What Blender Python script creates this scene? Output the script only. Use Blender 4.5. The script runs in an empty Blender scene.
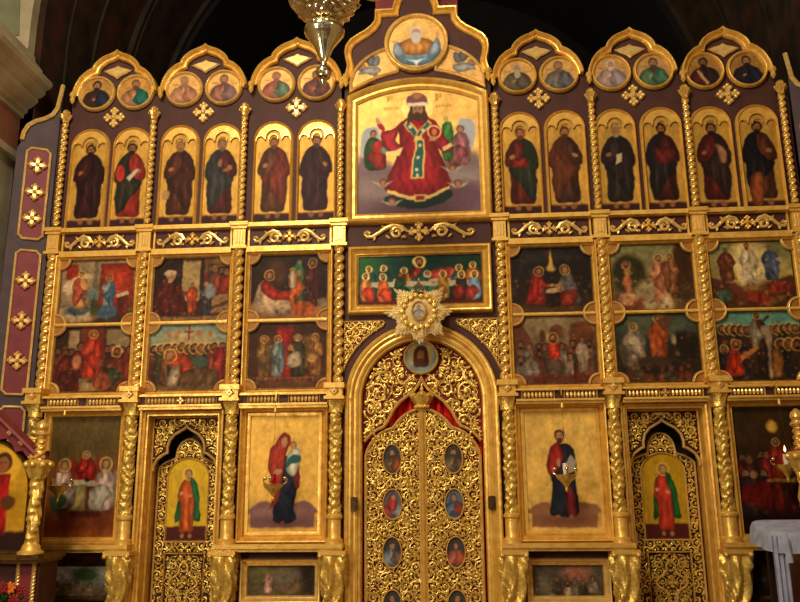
import bpy, math, random
import numpy as np
from mathutils import Vector, Matrix
PI = math.pi
sin, cos = math.sin, math.cos
SC = bpy.context.scene
COL = SC.collection
rnd = random.Random(7)

# ------------------------------------------------------------------ mesh builder
class MB:
    def __init__(s): s.v = []; s.f = []; s.m = []
    def add(s, vs, fs, mi=0):
        b = len(s.v); s.v += vs
        s.f += [tuple(i + b for i in f) for f in fs]; s.m += [mi] * len(fs); return s
    def box(s, x0, x1, y0, y1, z0, z1, mi=0, bev=0.0):
        if bev:
            return s.prism([(x0 + bev, z0), (x1 - bev, z0), (x1, z0 + bev), (x1, z1 - bev), (x1 - bev, z1), (x0 + bev, z1), (x0, z1 - bev), (x0, z0 + bev)], y0, y1, mi)
        return s.add([(x, y, z) for z in (z0, z1) for y in (y0, y1) for x in (x0, x1)],
                     [(0, 2, 3, 1), (4, 5, 7, 6), (0, 1, 5, 4), (2, 6, 7, 3), (0, 4, 6, 2), (1, 3, 7, 5)], mi)
    def prism(s, poly, y0, y1, mi=0):           # poly in x,z counter-clockwise seen from -y ; y0 front
        a = sum(p[0] * q[1] - q[0] * p[1] for p, q in zip(poly, poly[1:] + poly[:1]))
        if a < 0: poly = poly[::-1]
        n = len(poly)
        vs = [(x, y0, z) for x, z in poly] + [(x, y1, z) for x, z in poly]
        fs = [tuple(range(n)), tuple(range(2 * n - 1, n - 1, -1))]
        fs += [(i, n + i, n + (i + 1) % n, (i + 1) % n) for i in range(n)]
        return s.add(vs, fs, mi)
    def puff(s, poly, y0, y1, inset=.3, mi=0):   # pillowed appliqué: bevelled towards its centre
        a = sum(p[0] * q[1] - q[0] * p[1] for p, q in zip(poly, poly[1:] + poly[:1]))
        if a < 0: poly = poly[::-1]
        n = len(poly); cx = sum(p[0] for p in poly) / n; cz = sum(p[1] for p in poly) / n
        rings = [(0, y1), (0, (y0 + y1) / 2), (inset, y0)]
        vs = []
        for k, y in rings: vs += [(x + (cx - x) * k, y, z + (cz - z) * k) for x, z in poly]
        fs = []
        for r in range(2):
            for i in range(n):
                j = (i + 1) % n
                fs.append((r * n + i, r * n + j, (r + 1) * n + j, (r + 1) * n + i))
        fs.append(tuple(range(2 * n, 3 * n)))
        return s.add(vs, [f if k == 2 * n else f[::-1] if False else f for k, f in enumerate(fs)], mi)
    def sweep(s, path, prof, closed=True, mi=0):  # path in x,z ; prof = (outward, y)
        n = len(path)
        if closed:
            a = sum(p[0] * q[1] - q[0] * p[1] for p, q in zip(path, path[1:] + path[:1]))
            if a < 0: path = path[::-1]
        P = [Vector((p[0], p[1])) for p in path]
        nm = []
        for i in range(n):
            d0 = P[i] - P[i - 1] if (i or closed) else P[1] - P[0]
            d1 = P[(i + 1) % n] - P[i] if (i < n - 1 or closed) else d0
            if d0.length < 1e-9: d0 = d1
            if d1.length < 1e-9: d1 = d0
            d0 = d0.normalized(); d1 = d1.normalized()
            a = Vector((d0.y, -d0.x)); b = Vector((d1.y, -d1.x))
            m = a + b
            m = a if m.length < 1e-6 else m.normalized()
            k = max(.35, m.dot(a)); nm.append(m / k)
        vs = []; k = len(prof)
        for p, q in zip(P, nm):
            for o, y in prof: vs.append((p.x + q.x * o, y, p.y + q.y * o))
        fs = []
        for i in range(n if closed else n - 1):
            j = (i + 1) % n
            for t in range(k - 1):
                fs.append((i * k + t, i * k + t + 1, j * k + t + 1, j * k + t))
        if not closed:
            fs += [tuple(range(k)), tuple((n - 1) * k + t for t in range(k - 1, -1, -1))]
        return s.add(vs, fs, mi)
    def tube(s, pts, r, n=6, mi=0, flat=1.0, cap=True):
        m = len(pts); P = [Vector(p) for p in pts]
        R = r if isinstance(r, (list, tuple)) else [r] * m
        vs = []; up = Vector((0, 1, 0))
        for i in range(m):
            d = (P[min(i + 1, m - 1)] - P[max(i - 1, 0)])
            d = d.normalized() if d.length > 1e-9 else Vector((0, 0, 1))
            u = up if abs(d.dot(up)) < .95 else Vector((1, 0, 0))
            a = d.cross(u).normalized(); b = a.cross(d).normalized()
            for k in range(n):
                t = 2 * PI * k / n
                q = P[i] + a * (cos(t) * R[i]) + b * (sin(t) * R[i] * flat)
                vs.append(tuple(q))
        fs = [(i * n + k, i * n + (k + 1) % n, (i + 1) * n + (k + 1) % n, (i + 1) * n + k) for i in range(m - 1) for k in range(n)]
        if cap: fs += [tuple(range(n - 1, -1, -1)), tuple((m - 1) * n + k for k in range(n))]
        return s.add(vs, fs, mi)
    def lathe(s, prof, c=(0, 0, 0), n=24, fn=None, mi=0):   # prof (r,z) bottom to top
        vs = []; m = len(prof)
        for r, z in prof:
            for k in range(n):
                t = 2 * PI * k / n
                rr = r if fn is None else fn(r, z, t)
                vs.append((c[0] + rr * cos(t), c[1] + rr * sin(t), c[2] + z))
        fs = [(i * n + k, i * n + (k + 1) % n, (i + 1) * n + (k + 1) % n, (i + 1) * n + k) for i in range(m - 1) for k in range(n)]
        fs += [tuple(range(n - 1, -1, -1)), tuple((m - 1) * n + k for k in range(n))]
        return s.add(vs, fs, mi)
    def ball(s, c, rx, ry=None, rz=None, n=10, m=6, rot=0, mi=0):
        ry = rx if ry is None else ry; rz = rx if rz is None else rz
        cr, sr = cos(rot), sin(rot)
        vs = []
        for i in range(m + 1):
            p = PI * i / m
            for k in range(n):
                t = 2 * PI * k / n
                x = rx * sin(p) * cos(t); y = ry * sin(p) * sin(t); z = -rz * cos(p)
                vs.append((c[0] + x * cr - z * sr, c[1] + y, c[2] + x * sr + z * cr))
        fs = [(i * n + k, i * n + (k + 1) % n, (i + 1) * n + (k + 1) % n, (i + 1) * n + k) for i in range(m) for k in range(n)]
        return s.add(vs, fs, mi)
    def mirror(s):
        o = MB(); o.v = [(-x, y, z) for x, y, z in s.v]; o.f = [f[::-1] for f in s.f]; o.m = list(s.m); return o
    def join(s, o, dx=0, dy=0, dz=0):
        return s.add([(x + dx, y + dy, z + dz) for x, y, z in o.v], o.f, 0)
    def mesh(s, name, mats, ang=38):
        me = bpy.data.meshes.new(name)
        me.from_pydata(s.v, [], s.f)
        for m in (mats if isinstance(mats, (list, tuple)) else [mats]): me.materials.append(m)
        if any(s.m): me.polygons.foreach_set('material_index', s.m)
        me.polygons.foreach_set('use_smooth', [True] * len(s.f))
        me.set_sharp_from_angle(angle=math.radians(ang))
        me.update(); return me

def thing(name, label, cat, loc=(0, 0, 0), group=None, rz=0):
    o = bpy.data.objects.new(name, None); COL.objects.link(o); o.empty_display_size = .1
    o.location = loc; o.rotation_euler = (0, 0, rz)
    o['label'] = label; o['category'] = cat
    if group: o['group'] = group
    return o
def part(name, mb, mat, parent, label=None, loc=None, ang=38):
    o = bpy.data.objects.new(name, mb.mesh(name, mat, ang) if isinstance(mb, MB) else mb); COL.objects.link(o)
    if parent is not None: o.parent = parent
    if loc: o.location = loc
    if label: o['label'] = label
    return o
def single(name, mb, mat, label, cat, loc=(0, 0, 0), group=None):
    o = part(name, mb, mat, None, label, loc); o['category'] = cat
    if group: o['group'] = group
    return o
def struct(name, mb, mat):
    o = part(name, mb, mat, None); o['kind'] = 'structure'; return o
def dup(root, loc, label):
    r = root.copy(); COL.objects.link(r); r.location = loc; r['label'] = label
    for ch in list(root.children):
        c = ch.copy(); COL.objects.link(c); c.parent = r
        for g in list(ch.children):
            d = g.copy(); COL.objects.link(d); d.parent = c
    return r

# ------------------------------------------------------------------ materials
def lin(c): return c / 12.92 if c <= .04045 else ((c + .055) / 1.055) ** 2.4
def H(h): return tuple(lin(int(h[i:i + 2], 16) / 255) for i in (0, 2, 4)) + (1,)
def mat(name, c1, c2=None, scale=8, rough=.5, metal=0, bump=0, bscale=40, rough2=None, coat=0, stretch=None):
    m = bpy.data.materials.new(name); m.use_nodes = True
    nt = m.node_tree; N = nt.nodes; L = nt.links; b = N['Principled BSDF']
    b.inputs['Roughness'].default_value = rough; b.inputs['Metallic'].default_value = metal
    if not metal: b.inputs['Specular IOR Level'].default_value = .25
    if coat: b.inputs['Coat Weight'].default_value = coat; b.inputs['Coat Roughness'].default_value = .15
    tc = N.new('ShaderNodeTexCoord'); src = tc.outputs['Object']
    if stretch:
        mp = N.new('ShaderNodeMapping'); mp.inputs['Scale'].default_value = stretch; L.new(src, mp.inputs[0]); src = mp.outputs[0]
    nz = N.new('ShaderNodeTexNoise'); nz.inputs['Scale'].default_value = scale; nz.inputs['Detail'].default_value = 5
    L.new(src, nz.inputs['Vector'])
    rp = N.new('ShaderNodeValToRGB'); rp.color_ramp.elements[0].position = .35; rp.color_ramp.elements[1].position = .68
    rp.color_ramp.elements[0].color = c1; rp.color_ramp.elements[1].color = c2 or c1
    L.new(nz.outputs['Fac'], rp.inputs[0]); L.new(rp.outputs[0], b.inputs['Base Color'])
    if rough2 is not None:
        mr = N.new('ShaderNodeMapRange'); mr.inputs['To Min'].default_value = rough; mr.inputs['To Max'].default_value = rough2
        mr.inputs['From Min'].default_value = .3; mr.inputs['From Max'].default_value = .7
        L.new(nz.outputs['Fac'], mr.inputs['Value']); L.new(mr.outputs[0], b.inputs['Roughness'])
    if bump:
        n2 = N.new('ShaderNodeTexNoise'); n2.inputs['Scale'].default_value = bscale; n2.inputs['Detail'].default_value = 3
        L.new(src, n2.inputs['Vector'])
        bp = N.new('ShaderNodeBump'); bp.inputs['Strength'].default_value = bump; bp.inputs['Distance'].default_value = .01
        L.new(n2.outputs['Fac'], bp.inputs['Height']); L.new(bp.outputs[0], b.inputs['Normal'])
    return m
def emis(name, col, st):
    m = bpy.data.materials.new(name); m.use_nodes = True; b = m.node_tree.nodes['Principled BSDF']
    b.inputs['Base Color'].default_value = col; b.inputs['Emission Color'].default_value = col; b.inputs['Emission Strength'].default_value = st
    return m
def paint_mat():
    m = bpy.data.materials.new('painted_panel'); m.use_nodes = True
    nt = m.node_tree; N = nt.nodes; L = nt.links; b = N['Principled BSDF']
    a = N.new('ShaderNodeAttribute'); a.attribute_name = 'Col'
    L.new(a.outputs['Color'], b.inputs['Base Color'])
    mu = N.new('ShaderNodeMath'); mu.operation = 'MULTIPLY'; mu.inputs[1].default_value = .55
    L.new(a.outputs['Alpha'], mu.inputs[0]); L.new(mu.outputs[0], b.inputs['Metallic'])
    b.inputs['Roughness'].default_value = .5; b.inputs['Specular IOR Level'].default_value = .12
    tc = N.new('ShaderNodeTexCoord')
    vo = N.new('ShaderNodeTexVoronoi'); vo.inputs['Scale'].default_value = 70; L.new(tc.outputs['Object'], vo.inputs['Vector'])
    m2 = N.new('ShaderNodeMath'); m2.operation = 'MULTIPLY'; L.new(vo.outputs['Distance'], m2.inputs[0]); L.new(a.outputs['Alpha'], m2.inputs[1])
    bp = N.new('ShaderNodeBump'); bp.inputs['Strength'].default_value = .25; bp.inputs['Distance'].default_value = .004
    L.new(m2.outputs[0], bp.inputs['Height']); L.new(bp.outputs[0], b.inputs['Normal'])
    return m
GOLD = mat('gilded_wood', H('f0c260'), H('d49e3e'), 14, .28, .42, .2, 60, rough2=.42)
GOLD2 = mat('carved_gilding', H('f4d06c'), H('cc9a3a'), 30, .22, .55, .4, 90, rough2=.36)
PALE = mat('pale_gold_edge', H('f4d084'), H('dfae50'), 20, .3, .5)
BRONZE = mat('dark_bronze', H('6b4a1c'), H('3d2a10'), 20, .4, .7)
BRASS = mat('polished_brass', H('ece0bc'), H('c8b484'), 10, .13, 1, .1, 30)
PURP = mat('purple_brown_board', H('4e2c25'), H('42241d'), 6, .6, 0, .1, 30, stretch=(1, 1, .3))
DPURP = mat('slate_purple_board', H('4e3c3e'), H('403034'), 6, .6, 0, .1, 30)
FRIEZE = mat('dark_brown_board', H('4e2620'), H('3c1b17'), 7, .5)
MAROON = mat('maroon_panel', H('7c2a2e'), H('682226'), 7, .5)
DRED = mat('dark_red_ground', H('7c1a12'), H('58100c'), 9, .6)
RINGRED = mat('red_brown_infill', H('a8732e'), H('8c5a24'), 9, .5)
DGROUND = mat('dark_brown_ground', H('4a2010'), H('34160b'), 9, .6)
ROPE = mat('burnished_gilding', H('f8d078'), H('dca848'), 30, .26, .62)
BLACKW = mat('black_wood', H('23140d'), H('180d09'), 9, .5)
CURT = mat('red_curtain', H('e0241a'), H('b81812'), 5, .7, stretch=(6, 6, .4))
STONE = mat('pale_stone', H('b8a888'), H('9a8a6c'), 3, .75, 0, .2, 25)
PINKM = mat('pink_marble', H('a0604a'), H('86604a'), 4, .5)
GREYM = mat('grey_green_panel', H('7d7a5c'), H('6a6a50'), 4, .6)
FRESCO = mat('shaded_fresco', H('3e2713'), H('1a130b'), 3, .9)  # frescoes and ribs coloured dark: the vault's dimness is put into the colour
FRESCO2 = mat('shaded_red_fresco', H('48230f'), H('1c1a10'), 3.4, .9)
RIB = mat('shaded_ochre_rib', H('2e2214'), H('1c140b'), 3, .85)
DARKV = mat('unlit_vault_plaster', H('140d08'), H('0c0806'), 2, .95)  # near-black colour stands in for the unlit depth of the apse
FLOORM = mat('stone_floor', H('7a5e48'), H('5f4636'), 2, .45)
CLOTH = mat('pale_blue_cloth', H('a2a4b6'), H('888ca2'), 14, .85, 0, .4, 120)
REDGL = mat('red_glass', H('b01010'), H('80100c'), 4, .15)
WHITEG = mat('white_glass', H('f0dcc8'), H('d8c0a8'), 4, .2)
FLAME = emis('lamp_flame', (1, .35, .2, 1), 6)
LEAF = mat('leaf_green', H('2f4a1c'), H('1c3212'), 20, .6)
FLOWO = mat('orange_petal', H('d8721c'), H('b84a14'), 20, .6)
FLOWR = mat('red_petal', H('861a14'), H('640e0c'), 20, .6)
PAINT = paint_mat()

# ------------------------------------------------------------------ painter for the icons
def catmull(p, k=6):
    n = len(p); o = []
    for i in range(n):
        a, b, c, d = (np.array(p[(i + j - 1) % n], float) for j in range(4))
        for t in np.arange(k) / k:
            o.append(tuple(.5 * (2 * b + (c - a) * t + (2 * a - 5 * b + 4 * c - d) * t * t + (3 * b - a - 3 * c + d) * t ** 3)))
    return o
def rgb(c): return np.array([int(c[i:i + 2], 16) for i in (0, 2, 4)], float) / 255
class Cv:
    hal = .25
    def __init__(s, w, h, bg, gold=0, res=.007, seed=1):
        s.w, s.h = w, h; s.r = res
        nx, nz = int(w / res) + 1, int(h / res) + 1
        s.x = np.linspace(-w / 2, w / 2, nx); s.z = np.linspace(0, h, nz)
        s.X, s.Z = np.meshgrid(s.x, s.z)
        s.im = np.zeros((nz, nx, 4)); s.im[..., :3] = rgb(bg); s.im[..., 3] = gold
        s.rng = np.random.default_rng(seed)
    def mix(s, m, c, g=0, fold=0, sl=None):
        c = rgb(c) if isinstance(c, str) else c
        cc = np.broadcast_to(c, m.shape + (3,))
        sub = s.im if sl is None else s.im[sl]
        if fold:
            X, Z = (s.X, s.Z) if sl is None else (s.X[sl], s.Z[sl])
            ph = s.rng.random() * 6
            sl_ = s.rng.uniform(-.35, .35)
            k = 1 + fold * (1.1 * np.sin((X + sl_ * Z) * 47 + ph + 1.6 * np.sin(Z * 19 + ph) + X * 9) * np.sin(Z * 11 + ph * 2 + X * 13) + .7 * np.sin((X - sl_ * Z) * 88 + 2.2 * np.sin(Z * 13 + ph) + ph) * np.cos(Z * 23 + ph))
            cc = np.clip(cc * k[..., None], 0, 1)
        m = m[..., None]
        sub[..., :3] = sub[..., :3] * (1 - m) + cc * m
        sub[..., 3:] = sub[..., 3:] * (1 - m) + g * m
    def grad(s, c0, c1, z0=0, z1=None):
        z1 = s.h if z1 is None else z1
        t = np.clip((s.Z - z0) / (z1 - z0), 0, 1)[..., None]
        m = ((s.Z >= z0) & (s.Z <= z1))
        s.im[m, :3] = (rgb(c0) * (1 - t) + rgb(c1) * t)[m]
    def noise(s, amp=.12, n=9):
        nz, nx = s.X.shape; tot = 0
        for q, a in ((n, .7), (n * 3, .7), (n * 7, .5)):
            g = s.rng.random((q, q)) - .5
            u = np.linspace(0, q - 1.001, nx); v = np.linspace(0, q - 1.001, nz)
            iu = u.astype(int); iv = v.astype(int); fu = (u - iu)[None]; fv = (v - iv)[:, None]
            tot = tot + a * ((g[np.ix_(iv, iu)] * (1 - fu) + g[np.ix_(iv, iu + 1)] * fu) * (1 - fv) + (g[np.ix_(iv + 1, iu)] * (1 - fu) + g[np.ix_(iv + 1, iu + 1)] * fu) * fv)
        s.im[..., :3] = np.clip(s.im[..., :3] * (1 + 2 * amp * tot[..., None]), 0, 1)
    def finish(s, warp=.006):
        nz, nx = s.X.shape
        def sm(q, p):
            g = s.rng.random((q + 2, p + 2)) - .5
            u = np.linspace(0, p, nx); v = np.linspace(0, q, nz); iu = u.astype(int); iv = v.astype(int)
            fu = (u - iu)[None]; fv = (v - iv)[:, None]; fu = fu * fu * (3 - 2 * fu); fv = fv * fv * (3 - 2 * fv)
            return (g[np.ix_(iv, iu)] * (1 - fu) + g[np.ix_(iv, iu + 1)] * fu) * (1 - fv) + (g[np.ix_(iv + 1, iu)] * (1 - fu) + g[np.ix_(iv + 1, iu + 1)] * fu) * fv
        q, p = max(3, int(s.h / .05)), max(3, int(s.w / .05))
        dx = (sm(q, p) * 2 + sm(q * 2, p * 2)) * warp / s.r; dz = (sm(q, p) * 2 + sm(q * 2, p * 2)) * warp / s.r
        j = np.clip(np.arange(nz)[:, None] + dz, 0, nz - 1.001); i = np.clip(np.arange(nx)[None] + dx, 0, nx - 1.001)
        ji, ii = j.astype(int), i.astype(int); fj, fi = (j - ji)[..., None], (i - ii)[..., None]
        a = s.im
        o = (a[ji, ii] * (1 - fi) + a[ji, ii + 1] * fi) * (1 - fj) + (a[ji + 1, ii] * (1 - fi) + a[ji + 1, ii + 1] * fi) * fj
        e = np.pad(o, ((1, 1), (1, 1), (0, 0)), 'edge')
        s.im = .36 * o + .16 * (e[:-2, 1:-1] + e[2:, 1:-1] + e[1:-1, :-2] + e[1:-1, 2:])
    def ell(s, x, z, rx, rz, c, rot=0, soft=1.2, g=0, op=1, fold=0):
        dx, dz = s.X - x, s.Z - z; cr, sr = cos(rot), sin(rot)
        a, b = dx * cr + dz * sr, -dx * sr + dz * cr
        d = (np.sqrt((a / rx) ** 2 + (b / rz) ** 2) - 1) * min(rx, rz)
        s.mix(np.clip(.5 - d / (s.r * soft), 0, 1) * op, c, g, fold)
    def ring(s, x, z, r, t, c, g=.4):
        d = abs(np.hypot(s.X - x, s.Z - z) - r) - t
        s.mix(np.clip(.5 - d / s.r, 0, 1), c, g)
    def poly(s, pts, c, soft=1.2, g=0, op=1, fold=0):
        P = np.array(pts, float); e = 3 * s.r * soft
        i0, i1 = np.searchsorted(s.x, (P[:, 0].min() - e, P[:, 0].max() + e)); j0, j1 = np.searchsorted(s.z, (P[:, 1].min() - e, P[:, 1].max() + e))
        if i1 <= i0 or j1 <= j0: return
        sl = (slice(j0, j1), slice(i0, i1)); X, Z = s.X[sl], s.Z[sl]
        ins = np.zeros(X.shape, bool); D = np.full(X.shape, 9.)
        for (ax, az), (bx, bz) in zip(P, np.roll(P, -1, 0)):
            if az != bz:
                ins ^= ((az > Z) != (bz > Z)) & (X < (bx - ax) * (Z - az) / (bz - az) + ax)
            l2 = (bx - ax) ** 2 + (bz - az) ** 2 + 1e-12
            t = np.clip(((X - ax) * (bx - ax) + (Z - az) * (bz - az)) / l2, 0, 1)
            D = np.minimum(D, np.hypot(X - ax - t * (bx - ax), Z - az - t * (bz - az)))
        d = np.where(ins, -D, D)
        if fold:
            mx = max((D * ins).max(), 1e-6); k = .62 + .5 * np.clip(D * ins / (mx * .75), 0, 1) ** .7
            c = np.clip(rgb(c)[None, None] * k[..., None], 0, 1)
        s.mix(np.clip(.5 - d / (s.r * soft), 0, 1) * op, c, g, fold, sl)
    def blob(s, pts, c, **k): s.poly(catmull(pts), c, **k)
    def rect(s, x0, x1, z0, z1, c, **k): s.poly([(x0, z0), (x1, z0), (x1, z1), (x0, z1)], c, **k)
    # figures -------------------------------------------------------
    def head(s, x, z, r, hair, skin, halo=None, beard=True, hc='e8bc58'):
        if halo:
            s.ell(x, z, r * 1.55, r * 1.55, halo, g=.25, op=s.hal); s.ring(x, z, r * 1.5, max(.1 * r, s.r * .5), hc)
        s.ell(x, z + r * .12, r * .92, r * 1.05, hair)
        if beard: s.ell(x, z - r * .75, r * .58, r * .62, hair)
        s.ell(x, z - r * .05, r * .64, r * .8, skin)
        s.ell(x - r * .25, z + r * .08, r * .13, r * .09, hair); s.ell(x + r * .25, z + r * .08, r * .13, r * .09, hair)
        if beard: s.ell(x, z - r * .68, r * .46, r * .34, hair)
        else: s.ell(x, z - r * .42, r * .16, r * .07, '7a3020')
    def stand(s, x, z, h, robe, mantle=None, hair='3a2214', skin='a8744c', halo=None, beard=True, f=1, arm=0, wide=1, hem=1, fold=.16, feet='8a5c3c'):
        T = lambda pts: [(x + f * a * h * wide, z + b * h) for a, b in pts]
        if feet:
            s.ell(x - .055 * h, z + .0 * h, .03 * h, .035 * h, feet); s.ell(x + .06 * h, z + .0 * h, .032 * h, .035 * h, feet)
        s.blob(T([(-.115, .80), (-.045, .86), (.045, .86), (.115, .80), (.175, .66), (.185, .55), (.15, .49), (.14, .3), (.125 * hem, .07), (.0, .05), (-.12 * hem, .07), (-.13, .3), (-.14, .48), (-.185, .54), (-.175, .66)]), robe, fold=fold)
        if mantle:
            s.blob(T([(.02, .865), (.12, .81), (.185, .66), (.195, .52), (.16, .45), (.17, .28), (.13, .1), (.06, .14), (-.01, .28), (-.11, .40), (-.15, .49), (-.06, .54), (.02, .68)]), mantle, fold=fold)
        for a, b, l, tn in ((-.07, .3, .2, 0), (-.02, .34, .24, 1), (.05, .3, .2, 0), (.09, .34, .2, 1), (.12, .62, .1, 0), (-.11, .66, .09, 0), (-.05, .7, .1, 1)):
            s.ell(x + f * a * h * wide, z + b * h, .011 * h, l * h * .8, ('140806', 'd0a070')[tn], rot=.12 * f * (a * 8), op=(.32, .13)[tn], soft=2)
        if arm == 0:
            s.ell(x - f * .1 * h, z + .63 * h, .035 * h, .026 * h, skin, rot=.6 * f)
        elif arm == 1:
            s.blob(T([(-.12, .78), (-.2, .82), (-.27, .9), (-.24, .93), (-.16, .86), (-.09, .8)]), robe, fold=fold); s.ell(x - f * .265 * h * wide, z + .93 * h, .025 * h, .03 * h, skin)
        s.head(x, z + .925 * h, .062 * h, hair, skin, halo, beard)
    def sit(s, x, z, h, robe, mantle=None, hair='3a2214', skin='b07c54', halo='e0a848', beard=True, f=1, fold=.16):
        T = lambda pts: [(x + f * a * h, z + b * h) for a, b in pts]
        s.blob(T([(-.15, .68), (-.06, .78), (.06, .78), (.16, .66), (.2, .45), (.27, .34), (.24, .05), (-.1, .03), (-.2, .2), (-.2, .45)]), robe, fold=fold)
        if mantle: s.blob(T([(.0, .5), (.18, .45), (.28, .34), (.25, .06), (.05, .05), (-.05, .2), (-.16, .3)]), mantle, fold=fold)
        s.ell(x + f * .16 * h, z + .5 * h, .04 * h, .03 * h, skin)
        s.head(x, z + .86 * h, .082 * h, hair, skin, halo, beard)
    def kneel(s, x, z, h, robe, mantle=None, hair='3a2214', skin='b07c54', halo='e0a848', beard=False, f=1, fold=.16):
        T = lambda pts: [(x + f * a * h, z + b * h) for a, b in pts]
        s.blob(T([(-.16, .66), (-.02, .76), (.1, .7), (.2, .5), (.16, .35), (.2, .05), (-.3, .03), (-.28, .2), (-.18, .4)]), robe, fold=fold)
        if mantle: s.blob(T([(-.12, .74), (.02, .76), (.05, .5), (.02, .25), (-.1, .08), (-.33, .05), (-.27, .25), (-.2, .5)]), mantle, fold=fold)
        s.blob(T([(.08, .62), (.22, .52), (.34, .5), (.33, .45), (.2, .44), (.08, .5)]), robe, fold=fold); s.ell(x + f * .35 * h, z + .48 * h, .04 * h, .03 * h, skin)
        s.head(x + f * .04 * h, z + .84 * h, .085 * h, hair, skin, halo, beard)
    def dabs(s, n, size, cols, box, op=.4):
        for k in range(n):
            s.ell(s.rng.uniform(box[0], box[1]), s.rng.uniform(box[2], box[3]), size * s.rng.uniform(.5, 1.3), size * s.rng.uniform(.4, 1.2), cols[k % len(cols)], rot=s.rng.uniform(0, 3), soft=2, op=op * s.rng.uniform(.5, 1))
    def crowd(s, x0, x1, z, n, r, robes, halo=None, jit=.02, drop=.3, skin='8a5c3c'):
        for i in range(n):
            x = x0 + (x1 - x0) * (i + .5) / n + s.rng.uniform(-jit, jit); zz = z + s.rng.uniform(-jit, jit)
            c = robes[i % len(robes)]
            s.blob([(x - r * 1.2, zz - r * .9), (x + r * 1.2, zz - r * .9), (x + r * 1.8, zz - r * 3), (x + r * 1.5, zz - drop), (x - r * 1.5, zz - drop), (x - r * 1.8, zz - r * 3)], c, fold=.2)
            s.head(x, zz, r, ['2a1810', '4a3420', '1e120c'][i % 3], skin, halo, i % 2 == 0)
    def bust(s, x, z, h, robe, mantle=None, hair='3a2214', skin='a8744c', beard=True, long=0):
        T = lambda pts: [(x + a * h, z + b * h) for a, b in pts]
        s.blob(T([(-.14, .58), (0, .64), (.14, .58), (.42, .42), (.56, .1), (.5, -.15), (-.5, -.15), (-.56, .1), (-.42, .42)]), robe, fold=.12)
        if mantle: s.blob(T([(.02, .62), (.2, .56), (.44, .4), (.56, .08), (.45, -.12), (.1, -.1), (-.1, .12), (.02, .35)]), mantle, fold=.12)
        s.ell(x - .1 * h, z + .2 * h, .07 * h, .05 * h, skin, rot=.5)
        s.head(x, z + .76 * h, .185 * h, hair, skin, None, beard)
        if long: s.ell(x, z + .5 * h, .11 * h, .17 * h, hair)

def painting(name, cv, parent, top=None, bot=None, loc=(0, 0, 0), thick=.02, label=None):
    """the canvas on a board of its own thickness; top/bot give the outline as functions of x"""
    cv.finish(); nz, nx = cv.X.shape
    xs = cv.x
    zt = np.array([top(x) for x in xs]) if top else np.full(nx, cv.h)
    zb = np.array([bot(x) for x in xs]) if bot else np.zeros(nx)
    t = np.linspace(0, 1, nz)[:, None]
    Z = zb[None] * (1 - t) + zt[None] * t; X = np.broadcast_to(xs, Z.shape)
    v = Z / cv.h * (nz - 1); j = np.clip(v.astype(int), 0, nz - 2); fr = np.clip(v - j, 0, 1)[..., None]
    ii = np.broadcast_to(np.arange(nx), Z.shape)
    C = cv.im[j, ii] * (1 - fr) + cv.im[j + 1, ii] * fr
    R = C[..., :3]; C[..., :3] = np.where(R <= .04045, R / 12.92, ((R + .055) / 1.055) ** 2.4)
    V = np.stack([X, np.zeros_like(Z), Z], -1).reshape(-1, 3)
    q = np.arange(nz * nx).reshape(nz, nx)
    F = np.stack([q[:-1, :-1], q[:-1, 1:], q[1:, 1:], q[1:, :-1]], -1).reshape(-1, 4)
    loop = list(q[0]) + list(q[1:, -1]) + list(q[-1, -2::-1]) + list(q[-2:0:-1, 0])
    n0 = len(V); B = V[loop].copy(); B[:, 1] += thick; m = len(loop)
    side = [(loop[i], n0 + i, n0 + (i + 1) % m, loop[(i + 1) % m]) for i in range(m)]
    me = bpy.data.meshes.new(name)
    me.from_pydata(np.concatenate([V, B]).tolist(), [], F.tolist() + side + [tuple(range(n0 + m - 1, n0 - 1, -1))])
    a = me.color_attributes.new('Col', 'FLOAT_COLOR', 'POINT')
    c = np.concatenate([C.reshape(-1, 4), np.tile([.05, .03, .02, 0.], (m, 1))]).astype(np.float32)
    a.data.foreach_set('color', c.ravel())
    me.materials.append(PAINT); me.update()
    o = bpy.data.objects.new(name, me); COL.objects.link(o); o.parent = parent; o.location = loc
    if label: o['label'] = label
    return o

# ------------------------------------------------------------------ shapes
def arc(cx, cz, r, a0, a1, n, rz=None):
    rz = rz or r
    return [(cx + r * cos(a0 + (a1 - a0) * i / n), cz + rz * sin(a0 + (a1 - a0) * i / n)) for i in range(n + 1)]
def rectp(x0, x1, z0, z1): return [(x0, z0), (x1, z0), (x1, z1), (x0, z1)]
def mould(w, d, b=0):     # frame profile: inner lip at 0, rises to the outside
    return [(0, b), (0, b - d * .35), (w * .12, b - d * .5), (w * .2, b - d * .45), (w * .5, b - d * .62), (w * .66, b - d * .95), (w * .8, b - d), (w * .93, b - d * .9), (w, b - d * .6), (w, b)]
def rounded(w, d, b=0, n=6): return [(w * i / n, b - d * sin(PI * i / n) ** .7) for i in range(n + 1)]
def spiral(cx, cz, r0, r1, a0, turns, n=16, y=0):
    return [(cx + (r0 + (r1 - r0) * i / n) * cos(a0 + turns * 2 * PI * i / n), y, cz + (r0 + (r1 - r0) * i / n) * sin(a0 + turns * 2 * PI * i / n)) for i in range(n + 1)]
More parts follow.
